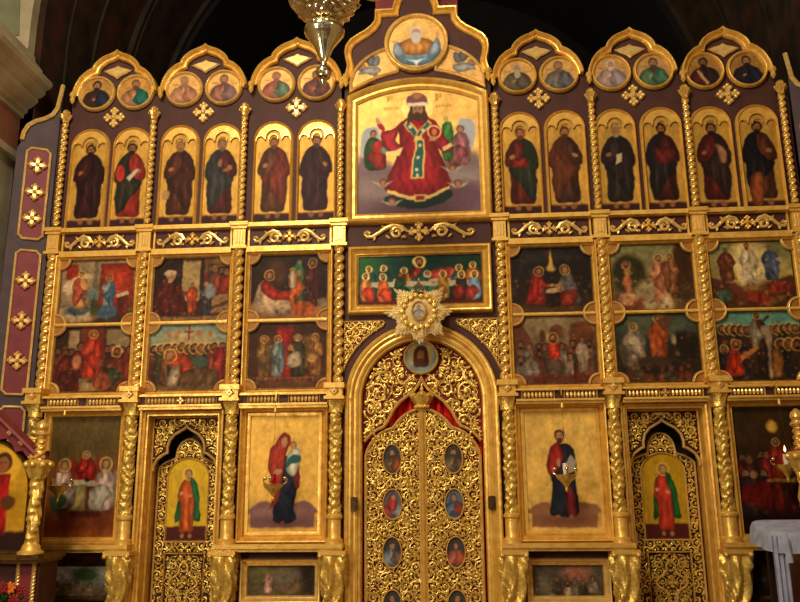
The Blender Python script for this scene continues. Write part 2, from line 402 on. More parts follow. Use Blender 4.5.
def filigree(inside, box, s, r, seed, y=0, leaves=5, flat=.8):
    """dense gilded rinceaux: volutes with leaf tips, kept inside an outline"""
    R = random.Random(seed); mb = MB(); x0, x1, z0, z1 = box; row = 0; z = z0 + s * .3
    while z < z1 + s * .4:
        x = x0 + (s * .5 if row % 2 else 0.05 * s); k = 0
        while x < x1 + s * .4:
            cx, cz = x + R.uniform(-.12, .12) * s, z + R.uniform(-.12, .12) * s
            h = 1 if (k + row) % 2 else -1; a0 = R.uniform(0, 2 * PI)
            pts = spiral(cx, cz, s * .56, s * .1, a0, h * 1.35, 15, y)
            run = []; rad = []
            for i, p in enumerate(pts + [None]):
                if p and inside(p[0], p[2]): run.append(p); rad.append(r * (1.15 - .5 * i / 15))
                else:
                    if len(run) > 1: mb.tube(run, rad, 5, flat=flat)
                    run = []; rad = []
            if inside(cx, cz): mb.ball((cx, y - r * .6, cz), s * .13, r * 1.2, s * .13, 7, 4)
            for q in range(leaves):
                t = a0 + h * 2 * PI * (q / leaves) * .9 + R.uniform(-.3, .3); d = s * R.uniform(.36, .62)
                lx, lz = cx + d * cos(t), cz + d * sin(t)
                if inside(lx, lz):
                    mb.ball((lx, y - r * R.uniform(.1, .9), lz), s * R.uniform(.06, .1), r * 1.1, s * R.uniform(.16, .26), 6, 4, rot=R.uniform(0, PI))
            x += s; k += 1
        z += s * .86; row += 1
    return mb
def cross_mb(r, y=-.0):
    mb = MB()
    for k in range(4):
        a = k * PI / 2; c, s = cos(a), sin(a)
        R = lambda pts: [(p * c - q * s, p * s + q * c) for p, q in pts]
        mb.puff(R([(.02 * r, -.18 * r), (.45 * r, -.22 * r), (.52 * r, -.4 * r), (.7 * r, -.38 * r), (.78 * r, -.22 * r), (.95 * r, -.1 * r), (r, 0), (.95 * r, .1 * r), (.78 * r, .22 * r), (.7 * r, .38 * r), (.52 * r, .4 * r), (.45 * r, .22 * r), (.02 * r, .18 * r)]), y - .03, y, .2)
        for p, q in ((.62, .24), (.62, -.24), (.82, 0)):
            X, Z = R([(p * r, q * r)])[0]; mb.ball((X, y - .02, Z), r * .19, .022, r * .19, 8, 5)
    mb.ball((0, y - .025, 0), r * .24, .035, r * .24, 10, 6)
    return mb
def scroll_mb(hw, hz, y=0):   # pair of acanthus scrolls either side of nothing; mirrored
    mb = MB()
    h = hz
    def leafed(pts, r):
        mb.tube(pts, r, 7, flat=.9)
    leafed(spiral(hw * .40, -.08 * h, h * .62, h * .14, PI * .95, -1.4, 20, y - .015), [h * .22 - h * .12 * i / 20 for i in range(21)])
    leafed([(hw * .2, y - .012, .0), (hw * .3, y - .02, h * .5), (hw * .45, y - .02, h * .66), (hw * .6, y - .02, h * .4), (hw * .72, y - .02, -.05 * h), (hw * .84, y - .02, -.42 * h), (hw * .94, y - .015, -.42 * h), (hw * .99, y - .012, -.1 * h), (hw * .93, y - .012, .12 * h), (hw * .87, y - .012, -.05 * h)], [h * .12, h * .18, h * .23, h * .22, h * .2, h * .19, h * .17, h * .15, h * .13, h * .12])
    for x, z, a, l in ((.5, .7, .9, .34), (.63, .42, 2.4, .4), (.7, .1, .6, .3), (.28, -.5, 1.2, .25), (.56, -.5, 2.2, .3), (.8, -.62, .4, .24), (.16, -.12, .2, .3), (.36, -.1, 0, .22), (.9, -.1, 1.2, .2), (.5, .1, .4, .26)):
        mb.ball((hw * x, y - .022, h * z), h * .13, .018, h * l, 7, 5, rot=a)
    mb.ball((hw * .97, y - .02, -.02 * h), h * .17, .02, h * .17, 8, 5)
    mb.ball((hw * .25, y - .02, -.55 * h), h * .14, .02, h * .14, 8, 5)
    o = MB(); o.join(mb); o.join(mb.mirror()); return o
def rope_mb(z0, z1, r, pitch, starts=2, amp=.34):
    n, m = 14, int((z1 - z0) / pitch * 11)
    mb = MB(); prof = [(r, z0 + (z1 - z0) * i / m) for i in range(m + 1)]
    return mb.lathe(prof, n=n, fn=lambda q, z, t: q * (1 - amp + amp * abs(sin(starts / 2 * (t - 2 * PI * z / (pitch * starts)))) * 1.5))

# ------------------------------------------------------------------ grid of the screen
CX = [-3.935, -2.925, -1.90, -.835, .835, 1.86, 2.845, 3.835]
BAYS = [(CX[i] + CX[i + 1]) / 2 if i < 3 else (CX[i + 1] + CX[i + 2]) / 2 for i in range(6)]
BW = [CX[i + 1] - CX[i] if i < 3 else CX[i + 2] - CX[i + 1] for i in range(6)]
BN = ['the far left bay', 'the bay above the left side door', 'the bay just left of the royal doors', 'the bay just right of the royal doors', 'the bay above the right side door', 'the far right bay']
ORD = ['first', 'second', 'third', 'fourth', 'fifth', 'sixth', 'seventh', 'eighth', 'ninth', 'tenth', 'eleventh', 'twelfth']
Z = dict(gable=5.88)

# backing boards of the screen
scr = thing('icon_screen', 'tall purple brown wooden screen behind all the gilded frames and columns', 'icon screen', (0, .0, 0))
mb = MB()
for i in range(6):
    a, b = BAYS[i] - BW[i] / 2 - .0, BAYS[i] + BW[i] / 2 + .0
    if i in (1, 4): mb.box(a, BAYS[i] - .40, 0, .1, .15, 2.44); mb.box(BAYS[i] + .40, b, 0, .1, .15, 2.44); mb.box(a, b, 0, .1, 2.44, 5.66)
    else: mb.box(a, b, 0, .1, .15, 5.66)
mb.box(-4.02, CX[0], 0, .1, .15, 5.66); mb.box(CX[-1], 3.92, 0, .1, .15, 5.66)
arch_in = arc(0, 2.5, .62, 0, PI, 32)
mb.prism([(-.835, .15), (-.62, .15)] + arch_in[::-1] + [(.62, .15), (.835, .15), (.835, 5.98), (-.835, 5.98)], 0, .1)
part('board', mb, PURP, scr)
mb = MB()
for i in (1, 4): mb = MB().box(BAYS[i] - .48, BAYS[i] + .48, .34, .4, .15, 2.5); part('doorway_shade_back', mb, BLACKW, scr)  # black sheet standing in for the shade in the gap around each side door
mb = MB().box(-4.02, 3.92, -.3, .4, 0, .15)
part('plinth_step', mb, FRIEZE, scr)

# ------------------------------------------------------------------ gables with their ornaments
def ogee_half(w, peak, tip):      # right half of a gable outline, tip to peak, around x=0
    k = peak - tip
    p = [(w * a, tip + k * b) for a, b in ((1, 0), (.985, .1), (.95, .2), (.9, .3), (.84, .39), (.77, .46), (.68, .53), (.6, .57), (.555, .585), (.545, .63), (.52, .68), (.47, .74), (.41, .79), (.33, .845), (.24, .885), (.15, .915), (.07, .95), (.03, .975), (0, 1))]
    return p
GAB = []
gl = ['far left bay beside the maroon side wing', 'second bay from the left', 'third bay from left, partly behind the chandelier', 'bay directly right of the central icon', 'second bay from the right', 'far right bay beside the curved wing']
for i in range(6):
    c, w = BAYS[i], BW[i] / 2
    pk = [6.505, 6.53, 6.555, 6.515, 6.485, 6.445][i] - 5.6; tip = [5.985, 6.01, 6.03, 5.99, 5.965, 5.935][i] - 5.6
    c += (.035 if i < 3 else -.035)
    g = thing('ogee_gable', 'purple ogee gable edged in gold, ' + gl[i], 'gable', (c, 0, 5.6), 'six small ogee gables'); GAB.append(g)
    half = ogee_half(w - .03, pk, tip)
    out = half + [(-x, z) for x, z in half[-2::-1]]
    part('board', MB().prism([(-w, .06), (w, .06)] + [(w, tip)] + out[1:-1] + [(-w, tip)], 0, .09), PURP, g)
    part('moulding', MB().sweep(out, [(-.065, -.01), (-.065, -.04), (-.054, -.055), (-.043, -.04), (-.03, -.045), (-.016, -.085), (-.004, -.095), (.008, -.085), (.01, -.05), (.01, .06), (-.065, .06)], closed=False), GOLD, g)
    for q, e in ((-1, -w + .03), (1, w - .03)):
        if q == 1 and i not in (2, 5): continue
        part('drop_finial', MB().lathe([(.004, -.12), (.03, -.08), (.022, -.05), (.04, -.02), (.03, .01)], (e, -.07, tip), 10), GOLD, g)
    dz = pk - .245
    dm = [(-.135, dz), (-.05, dz + .02), (-.02, dz + .075), (0, dz + .09), (.02, dz + .075), (.05, dz + .02), (.135, dz), (.08, dz - .015), (.03, dz - .05), (0, dz - .08), (-.03, dz - .05), (-.08, dz - .015)]
    dm = [(-.165, dz + .02), (-.1, dz + .045), (-.04, dz + .06), (0, dz + .085), (.04, dz + .06), (.1, dz + .045), (.165, dz + .02), (.1, dz - .02), (.04, dz - .05), (0, dz - .085), (-.04, dz - .05), (-.1, dz - .02)]
    part('diamond_ornament', MB().puff(dm, -.035, -.01, .2), PALE, g)
    cm = MB().join(cross_mb(.125, 0), 0, 0, 5.735 - 5.6 + [-.03, -.01, .0, -.01, -.02, -.05][i])
    part('cross_ornament', cm, PALE, g)

# ------------------------------------------------------------------ round medallion icons in the gables
def med_shape(cv):
    r = cv.w / 2
    return (lambda x: r + math.sqrt(max(r * r - x * x, 0))), (lambda x: r - math.sqrt(max(r * r - x * x, 0)))
MED = [('3a2016', '1e2430', '2a1810', 'dark robed bearded man with a blue black mantle'), ('9c6a48', '1c5a50', '5a3820', 'man in teal mantle over tan robe'),
       ('b0785c', 'a06a4c', '8a6a50', 'faded man in pinkish tan robe'), ('8a5a48', '7a5a58', '6a4a3a', 'man in brown and mauve robe, head bare'),
       ('9a5844', '5a6c58', '8a5a48', 'figure in reddish robe with pale green sleeve'), ('6a3c34', '5a3430', '5a3a2c', 'brown robed figure behind the chandelier tip'),
       ('5e5040', '54483c', 'a89880', 'white bearded old man in grey brown robe'), ('6a6258', '565458', '6a5038', 'man in plain grey robe'),
       ('a08478', '8c7c7c', 'c0a890', 'pale old man in pinkish grey robe'), ('4e6a4a', '3c6048', '4a3420', 'bearded man in green robe with light sleeve'),
       ('4a1e1a', '2a1a1c', '20120c', 'black bearded man in maroon with a pale stole'), ('241c22', '1c1c2a', '2a1a12', 'hooded man in nearly black robe')]
for i in range(6):
    for k in (0, 1):
        a, b, hair, d = MED[i * 2 + k]
        x = BAYS[i] + (-.225 if k == 0 else .225) + [.01, 0, 0, -.02, -.02, -.03][i]
        z = 6.01 - [.01, 0, -.01, .015, .025, .05][i]; x += (.03 if i < 3 else -.01)
        t = thing('medallion_icon', 'round gold framed icon of a ' + d, 'icon', (x, -.02, z - .2), 'twelve round medallion icons')
        cv = Cv(.37, .37, ['b4843e', 'cc9c56', 'd0a05c', 'c89a58', 'c0925a', 'a87a3c'][i], .7, .0065, i * 2 + k); cv.noise(.12)
        for q in range(5): cv.rect(-.15 + q * .012, -.10 + q * .014, .235, .243, '8a5a28') if q % 2 else cv.rect(.09 + q * .012, .10 + q * .014, .228, .236, '8a5a28')
        cv.bust(0, .06, .29, a, b, hair, 'a0704c' if hair != '20120c' else '7a5038', True, i * 2 + k in (6, 9))
        if i == 5 and k == 0: cv.poly([(-.08, .19), (-.05, .2), (.05, .04), (.02, .02)], 'b08c58')
        cv.noise(.07, 14)
        tp, bt = med_shape(cv)
        part('frame', MB().sweep(arc(0, .2, .175, 0, 2 * PI, 40)[:-1], rounded(.042, .045, -.0)), PALE if i < 3 else GOLD, t)
        painting('painting', cv, t, tp, bt, (0, -.012, .015), .01)

# ------------------------------------------------------------------ arched icons of standing saints
ARW = .40
def arch_top(h, r): return lambda x: h - r + math.sqrt(max(r * r - x * x, 0))
SA = [('33120f', '2a1010', '1c100a', 'saint in almost black maroon robe', {}), ('8c2418', '28241a', '20140c', 'saint in dark green and bright red holding a white scroll', {'scroll': 1}),
      ('4c2214', '3e1c12', '7a5432', 'saint in red brown robe holding a pale bag', {'bag': 1}), ('4a1814', '33302e', '6a5238', 'saint in slate grey mantle over dark red skirt', {'hand': 1}),
      ('58301c', '6a2818', '5a3820', 'saint in reddish mantle over olive brown robe', {}), ('3a1a18', '35181a', '4a2c1c', 'saint in plain wine brown robe', {'feet': 1}),
      ('541c14', '242a1c', '5a2c18', 'saint in green black mantle over red belt, red haired', {'sash': 1}), ('3f2418', '5a2c18', '4a2a16', 'long haired saint in brown robe with rusty mantle', {}),
      ('2a1e1a', '231a18', '8a7450', 'grey haired saint in dark robe with white page', {'page': 1}), ('3c1610', '20181a', '1a0f0a', 'dark haired saint in black mantle over dull red skirt', {'redpatch': 1}),
      ('4a1612', '2c1a16', '1c100a', 'saint in deep red robe with pale tan shoulder cloth', {'tan': 1}), ('4a2416', '161018', '1a0e0a', 'saint in navy black mantle over rust skirt', {'rust': 1})]
mbt = MB()           # tracery: cusped gilded plate under the arch
r = ARW / 2
low = [(r, .955)] + arc(.143, .985, .05, 0, PI, 8) + arc(0, 1.02, .088, 0, PI, 12) + arc(-.143, .985, .05, 0, PI, 8) + [(-r, .955)]
upp = arc(0, 1.19 - r, r, PI, 0, 20)
mbt.prism(low[::1] + upp, -.02, .0)
mbt.tube([(x, -.024, z) for x, z in low], .009, 6, mi=1)
mbt.tube([(x, -.03, z) for x, z in arc(0, 1.0, .05, PI * 1.1, -.1 * PI, 10)], .006, 6, mi=1)
TRAC = mbt.mesh('tracery', [GOLD, ROPE])
pth = [(-r, 0)] + [(r, 0)] + arc(0, 1.19 - r, r, 0, PI, 24)
FRM = MB().sweep([(-r - .0, -.0), (r + .0, 0)] + arc(0, 1.19 - r, r, 0, PI, 24), [(-.008, .0), (-.008, -.03), (.003, -.045), (.014, -.03), (.022, -.0)]).mesh('frame', GOLD)
for i in range(6):
    for k in (0, 1):
        rb, mt, hair, d, ex = SA[i * 2 + k]
        x = BAYS[i] + (-.24 if k == 0 else .24) + (.03 if i < 3 else -.015)
        t = thing('saint_icon', 'arched gold icon of a ' + d, 'icon', (x, 0, [4.385, 4.39, 4.39, 4.385, 4.375, 4.36][i]), 'twelve arched icons of standing saints')
        cv = Cv(ARW, 1.19, 'bd8f3e', .75, .0065, 40 + i * 2 + k); cv.noise(.10)
        for q in range(4): cv.rect(-.17, -.05, .83 - q * .02, .838 - q * .02, 'a0702c', op=.6); cv.rect(.06, .17, .83 - q * .02, .838 - q * .02, 'a0702c', op=.6)
        cv.rect(-.2, .2, 0, .115, '35191a'); cv.rect(-.2, .2, .115, .128, '6a3c20', op=.7)
        sk = '8a5634' if i > 3 or i == 0 else '9c6840'
        f = 1 if k == 0 else -1
        cv.stand(.005 * f, .1, .925, rb, mt, hair, sk, None, True, f, 0, 1.0, 1.1, .14, '7e5230')
        if 'scroll' in ex: cv.poly([(-.05, .60), (.06, .72), (.09, .69), (-.01, .56)], 'b8a890'); cv.ell(-.12, .66, .05, .1, 'a82c1a', fold=.15)
        if 'bag' in ex: cv.ell(-.13, .38, .045, .06, 'a07c48')
        if 'page' in ex: cv.poly([(-.02, .56), (.05, .6), (.06, .7), (0, .69)], 'b8a078')
        if 'sash' in ex: cv.poly([(-.1, .56), (.08, .56), (.07, .68), (-.08, .66)], '7a2414', fold=.15)
        if 'tan' in ex: cv.blob([(.03, .78), (.13, .72), (.14, .58), (.08, .56), (.05, .66)], '8c6040', fold=.12)
        if 'rust' in ex: cv.blob([(-.12, .4), (0, .42), (-.02, .12), (-.13, .1)], '7a3c1c', fold=.15)
        if 'redpatch' in ex: cv.blob([(-.08, .74), (.1, .72), (.08, .58), (-.06, .56)], '5a1c14', fold=.15)
        if 'hand' in ex: cv.ell(-.02, .74, .025, .05, '8a6040'); cv.ell(.05, .65, .04, .018, '8a5c3c')
        cv.noise(.08, 12)
        part('frame', FRM, GOLD, t)
        painting('painting', cv, t, arch_top(1.19, r), None, (0, -.008, 0), .008)
        part('tracery', TRAC, None, t)
        for ch in t.children: ch.scale = (1, 1, .985)

# ------------------------------------------------------------------ columns
def cap_cup(mb, z, s=1):
    mb.lathe([(.02 * s, z), (.035 * s, z + .01), (.03 * s, z + .03), (.05 * s, z + .07), (.062 * s, z + .10), (.05 * s, z + .115), (.035 * s, z + .12), (.04 * s, z + .14), (.025 * s, z + .165), (.004, z + .175)], n=16, fn=lambda q, zz, t: q * (1 + .1 * cos(6 * t)))
    for k in range(6): mb.ball((.052 * s * cos(k * PI / 3), .052 * s * sin(k * PI / 3), z + .095), .016 * s, n=6, m=4)
    return mb
up = thing('twisted_colonnette', '', 'column', (0, 0, 4.43), 'slim twisted colonnettes of the upper row')
part('shaft', rope_mb(.0, 1.20, .031, .072, 2, .44), ROPE, up, loc=(0, -.045, 0))
part('capital', cap_cup(MB(), 1.20, 1.05), ROPE, up, loc=(0, -.05, 0))
nm = ['far left beside the maroon wing', 'between first and second gables from left', 'between second and third gables from left', 'left of the enthroned figure icon', 'right of the enthroned figure icon', 'between the fourth and fifth small gables', 'between the last two gables at right', 'far right beside the curved wing']
for i, x in enumerate(CX):
    lb = 'slim gold twisted upper row colonnette, ' + nm[i]
    if i == 0: up.location = (x, 0, 4.43); up['label'] = lb
    else: dup(up, (x, 0, 4.43), lb)
mid = thing('twisted_colonnette', '', 'column', (0, 0, 2.66), 'thicker twisted colonnettes of the middle row')
part('shaft', rope_mb(.0, 1.45, .044, .098, 2, .44), ROPE, mid, loc=(0, -.05, 0))
mb = MB().box(-.085, .085, -.10, 0, 1.45, 1.48).box(-.065, .065, -.08, 0, 1.48, 1.70).box(-.085, .085, -.1, 0, 1.67, 1.70).box(-.1, .1, -.12, 0, 1.70, 1.74)
part('fluted_block', mb, GOLD, mid)
mb = MB()
for q in (-.03, 0, .03): mb.box(q - .009, q + .009, -.092, -.07, 1.51, 1.65, bev=.006)
part('flute', mb, PALE, mid)
mn = ['far left beside the long maroon panel', 'between the winged visitor and temple step scenes', 'between temple step and white bed scenes', 'left of the long supper icon', 'right of the long supper icon', 'between kneeling pair and pale river scenes', 'between pale river and shining figure scenes', 'far right at the picture edge']
for i, x in enumerate(CX):
    lb = 'thicker gold twisted middle row colonnette, ' + mn[i]
    if i == 0: mid.location = (x, 0, 2.66); mid['label'] = lb
    else: dup(mid, (x, 0, 2.66), lb)
# lower carved columns
def vine(q, z, t):
    a = sin(2 * t - z * 17); b = sin(3 * t + z * 55 + 1.5 * sin(z * 21 + t)); c = sin(4 * t - z * 88 + 2 * sin(3 * t))
    return q * (1 + .10 * a + .13 * b * (.4 + .6 * abs(a)) + .09 * c)
low = thing('carved_colonnette', '', 'column', (0, 0, 1.13), 'carved gold colonnettes of the lower row')
part('shaft', MB().lathe([(.056, .27 + .98 * i / 190) for i in range(191)], n=44, fn=vine), GOLD2, low, loc=(0, -.075, 0))
mb = MB().lathe([(.09, 0), (.09, .03), (.075, .045), (.066, .06), (.066, .22), (.08, .235), (.08, .255), (.066, .27)], (0, -.075, 0), 20)
part('base', mb, GOLD, low)
mb = MB().lathe([(.06, 1.24), (.075, 1.245), (.07, 1.26), (.068, 1.3), (.095, 1.36), (.09, 1.38)], (0, -.075, 0), 24, fn=lambda q, z, t: q * (1 + .13 * cos(8 * t) * (1.26 < z < 1.37)))
part('capital', mb, GOLD2, low)
mb = MB().box(-.1, .1, -.2, 0, 1.37, 1.40).box(-.08, .08, -.17, 0, 1.40, 1.5).box(-.1, .1, -.2, 0, 1.48, 1.53)
part('capital_block', mb, GOLD, low)
mb = MB().puff([(0, 1.405), (.045, 1.45), (0, 1.495), (-.045, 1.45)], -.195, -.17, .3); mb.ball((0, -.195, 1.45), .014)
part('star_boss', mb, PALE, low)
lownm = ['far left, behind the small icon case', 'left of the left side door', 'right of the left side door', 'left of the royal doors', 'right of the royal doors', 'left of the right side door', 'right of the right side door', 'far right, behind the icon case at the picture edge']
LCX = [-3.94, -2.93, -1.905, -.855, .845, 1.86, 2.86, 3.87]
for i, x in enumerate(LCX):
    lb = 'carved gold lower colonnette, ' + lownm[i]
    if i == 0: low.location = (x, 0, 1.13); low['label'] = lb
    else: dup(low, (x, 0, 1.13), lb)
# carved console pedestals below
ped = thing('carved_pedestal', '', 'pedestal', (0, 0, .15), 'carved gold pedestals under the lower colonnettes')
def acan(q, z, t):
    ct, st = cos(t), sin(t); sq = 1 / (abs(ct) ** 4 + abs(st) ** 4) ** .25
    return q * sq * (1 + .10 * sin(5 * t + 2.5 * sin(7 * z)) + .10 * sin(7 * t - 17 * z + 2 * sin(11 * z + t)) + .06 * sin(9 * t + 38 * z + 3 * sin(2 * t + 9 * z)))
part('console', MB().lathe([(.088 + .034 * cos(i / 110 * PI * 1.15) ** 2, .06 + .83 * i / 110) for i in range(111)], n=56, fn=acan), GOLD2, ped, loc=(0, -.1, 0))
part('foot', MB().box(-.15, .15, -.26, 0, 0, .06), FRIEZE, ped)
mb = MB().box(-.13, .13, -.23, 0, .88, .92)
for q in (-.11, .11): mb.ball((q, -.235, .875), .024, n=8, m=5)
part('cap', mb, GOLD, ped)
for i, x in enumerate(LCX):
    lb = 'carved gold bottom pedestal, ' + lownm[i]
    if i == 0: ped.location = (x, 0, .15); ped['label'] = lb
    else: dup(ped, (x, 0, .15), lb)

# ------------------------------------------------------------------ friezes with scrolls, cornice ledges, lower ledges
fz = ['under the two darkest saints at far left', 'under the saint with the pale bag', 'left of the centre, above the bedside scene', 'right of the centre, above the kneeling pair scene', 'under the saint with the white page', 'under the two darkest saints at far right']
for i in range(6):
    w = BW[i] / 2 - .085
    t = thing('frieze_panel', 'dark frieze with gold scrolls and cross, ' + fz[i], 'frieze', (BAYS[i], 0, 4.07), 'scroll friezes of the bays')
    part('board', MB().box(-w, w, -.03, 0, .06, .27), FRIEZE, t)
    mb = MB().sweep([(-w, .27), (w, .27)], [(-.0, 0), (-.0, -.06), (-.02, -.09), (-.04, -.1), (-.05, -.07), (-.06, -.03), (-.06, 0)], closed=False)
    mb.box(-w, w, -.1, 0, .275, .32); mb.box(-w, w, -.085, 0, .0, .05); mb.box(-w, w, -.07, 0, .05, .065)
    mb.box(-w, -w + .02, -.045, 0, .06, .27); mb.box(w - .02, w, -.045, 0, .06, .27)
    part('gold_band', mb, GOLD, t)
    part('scroll_ornament', MB().join(scroll_mb(.385, .1, -.03), 0, 0, .165), PALE, t)
    part('cross_ornament', MB().join(cross_mb(.075, -.03), 0, 0, .17), GOLD if i != 3 else PALE, t)
cl = ['above the dark supper painting at far left', 'above the left side door', 'above the woman and child icon', 'above the book holding man icon', 'above the right side door', 'above the dark crowd painting at far right']
for i in range(6):
    w = BW[i] / 2 - .09
    t = thing('cornice_ledge', 'gold beaded cornice ledge ' + cl[i], 'ledge', (BAYS[i], 0, 2.425), 'beaded cornice ledges of the bays')
    part('board', MB().box(-w, w, -.12, 0, .045, .13), FRIEZE, t)
    part('gold_band', MB().box(-w, w, -.16, 0, .13, .145).box(-w, w, -.14, 0, .145, .155).box(-w, w, -.18, 0, .025, .045).box(-w, w, -.15, 0, 0, .025), GOLD, t)
    for s in (-1, 1):
        mb = MB(); c = s * .205
        for k in range(8): mb.ball((c + (k - 3.5) * .036, -.128, .088), .0175, .02, .03, 8, 5)
        mb.sweep(rectp(c - .15, c + .15, .054, .122), rounded(.013, .022, -.12))
        part('bead_panel', mb, PALE, t)
    if i in (1, 4): part('cross_ornament', MB().join(cross_mb(.045, -.12), 0, 0, .088), PALE, t)
ll = ['below the dark supper painting at far left', 'below the woman and child icon', 'below the book holding man icon', 'below the dark crowd painting at far right']
for q, i in enumerate((0, 2, 3, 5)):
    a, b = LCX[i if i < 3 else i + 1], LCX[i + 1 if i < 3 else i + 2]
    c = (a + b) / 2; w = (b - a) / 2 + .1
    t = single('shelf_ledge', MB().box(-w, w, -.22, 0, .02, .06).box(-w + .01, w - .01, -.19, 0, -.01, .02), GOLD, 'projecting gold shelf ledge ' + ll[q], 'ledge', (c, 0, 1.07), 'gold shelf ledges')

# ------------------------------------------------------------------ middle row: double frames and their twelve scenes
FW = .412
mf = thing('double_icon_frame', '', 'frame', (0, 0, 2.575), 'double frames of the middle row')
mb = MB().sweep(rectp(-FW, FW, .05, 1.475), mould(.055, .07))
mb.box(-FW, FW, -.045, 0, .747, .777); mb.box(-FW, FW, -.055, 0, .755, .769)
part('border', mb, GOLD, mf)
for sx in (-1, 1):
    for zc, a0, a1 in ((.05, 0, .5), (1.475, -.5, 0), (.762, -.5, .5)):
        aa, bb = (a0 * PI, a1 * PI) if sx < 0 else (PI - a1 * PI, PI - a0 * PI)
        R = .095 if zc != .762 else .105
        c = part('corner_piece', MB().prism([(sx * FW, zc)] + arc(sx * FW, zc, R, aa, bb, 12), -.03, 0), RINGRED, mf)
        part('rim', MB().sweep(arc(sx * FW, zc, R - .01, aa, bb, 14), rounded(.028, .028, -.028), closed=False), PALE, c)
        if zc == .762: part('rib', MB().box(min(sx * FW, sx * (FW - R)), max(sx * FW, sx * (FW - R)), -.046, -.03, zc - .012, zc + .012), GOLD, c)
fl = ['far left, around the winged visitor scene', 'above the left side door', 'around the white bed scene', 'around the kneeling pair scene', 'above the right side door', 'far right, around the shining figure scene']
for i in range(6):
    x = BAYS[i] + [.0, .0, .0, 0, .0, 0][i]
    lb = 'gold double frame with round corners, ' + fl[i]
    if i == 0: mf.location = (x, 0, 2.575); mf['label'] = lb
    else: dup(mf, (x, 0, 2.575), lb)
SW, SH = .81, .66
def sc1(c):
    c.grad('5c4a3a', '9a8a70'); c.rect(-.405, -.05, .2, .66, '8c8068'); c.rect(-.05, -.01, .1, .66, '6a6658'); c.rect(.02, .38, .16, .62, 'a8341f', fold=.06); c.rect(-.35, -.22, .46, .62, '90281c')
    c.rect(-.405, .405, 0, .12, '3a2a1c'); c.ell(-.2, .1, .24, .09, 'b8a488', soft=6); c.ell(-.2, .14, .12, .05, '345a80', soft=4)
    c.blob([(-.38, .36), (-.3, .46), (-.1, .52), (-.06, .48), (-.2, .4), (-.3, .3)], 'cdbca4', soft=3); c.stand(-.18, .14, .4, 'c0905c', 'a84c38', '5a3418', 'c89468', 'c8a060', False, -1, 1, 1.2)
    c.ell(-.05, .3, .06, .06, '6a8494', soft=5)
    c.stand(.12, .1, .4, '9ab0c4', '3c6490', '5a3018', 'd0a07c', 'e8c070', False, 1); c.ell(.11, .12, .12, .07, '3a5a80', soft=4); c.rect(.22, .34, .07, .28, '5c2018'); c.poly([(.2, .3), (.32, .33), (.34, .29), (.22, .26)], 'c8b8a0')
    c.ell(-.02, .16, .05, .1, '3a4a28', soft=6)
def sc2(c):
    c.grad('5a1a14', '4c3224'); c.rect(-.405, -.14, .2, .66, '2c1a14'); c.rect(-.26, -.15, .42, .62, '9c8868', soft=3); c.rect(.14, .38, .42, .62, '8c7c60', soft=3); c.rect(-.12, .1, .2, .66, '6a3020')
    c.crowd(-.4, -.08, .42, 4, .045, ['5a1c16', '7a3024', '36180f'], None, .03, .3, '7a4a30'); c.crowd(.1, .4, .43, 4, .042, ['6a2418', '3c2216', '2c3020'], None, .03, .3, '7a4a30')
    c.rect(-.12, .12, .0, .14, 'a08c68', soft=2, fold=.05); c.stand(0, .11, .5, 'b83420', '9c2818', '5a3418', 'b07c54', 'f0b848', False, 1, 0, 1.25, 1.2)
    c.sit(-.28, 0, .46, '5c1812', '4a1410', '2a1a10', '80502f', None, True, 1); c.sit(.26, .02, .44, '7a2c1a', '2c3c28', '2a1810', '80502f', 'd0a060', True, -1); c.ell(.12, .1, .1, .09, '8a4424', soft=4, fold=.15); c.ell(-.16, .3, .05, .07, 'b8785c', soft=4)
def sc3(c):
    c.grad('3a2014', '4a2c1a'); c.rect(-.1, .1, .2, .62, 'a89468', soft=4); c.rect(-.405, -.1, .15, .66, '241410'); c.rect(.1, .405, .46, .66, '6a4c28', soft=4); c.rect(.09, .13, .12, .66, '2a1a12')
    c.poly([(.12, .16), (.405, .34), (.405, .1), (.12, .06)], '8a6a4a', soft=3); c.poly([(.16, .12), (.405, .22), (.405, .18), (.16, .09)], '4a3220')
    c.crowd(.16, .38, .52, 4, .045, ['7a2418', '4c3020', '8a3c20'], None, .02, .22, '8a5c3c')
    c.blob([(-.4, .1), (-.38, .34), (-.28, .44), (-.16, .42), (-.08, .3), (-.06, .08)], '4a120e', fold=.2); c.head(-.22, .47, .055, 'a08a70', '9c6840', None); c.ell(-.23, .5, .07, .035, 'c8b49a', soft=2)
    c.poly([(-.12, .33), (-.03, .3), (-.03, .26), (-.14, .28)], '5a1c14'); c.stand(.01, .08, .32, 'c84c20', 'b03c1c', '3a2014', 'd09868', None, False)
    c.stand(.16, .04, .36, '2c3450', '232638', 'b8a890', 'a8744c', None, False); c.ell(.2, .3, .06, .08, '7a8090', soft=4); c.rect(-.405, .405, 0, .05, '8a6a44', soft=4)
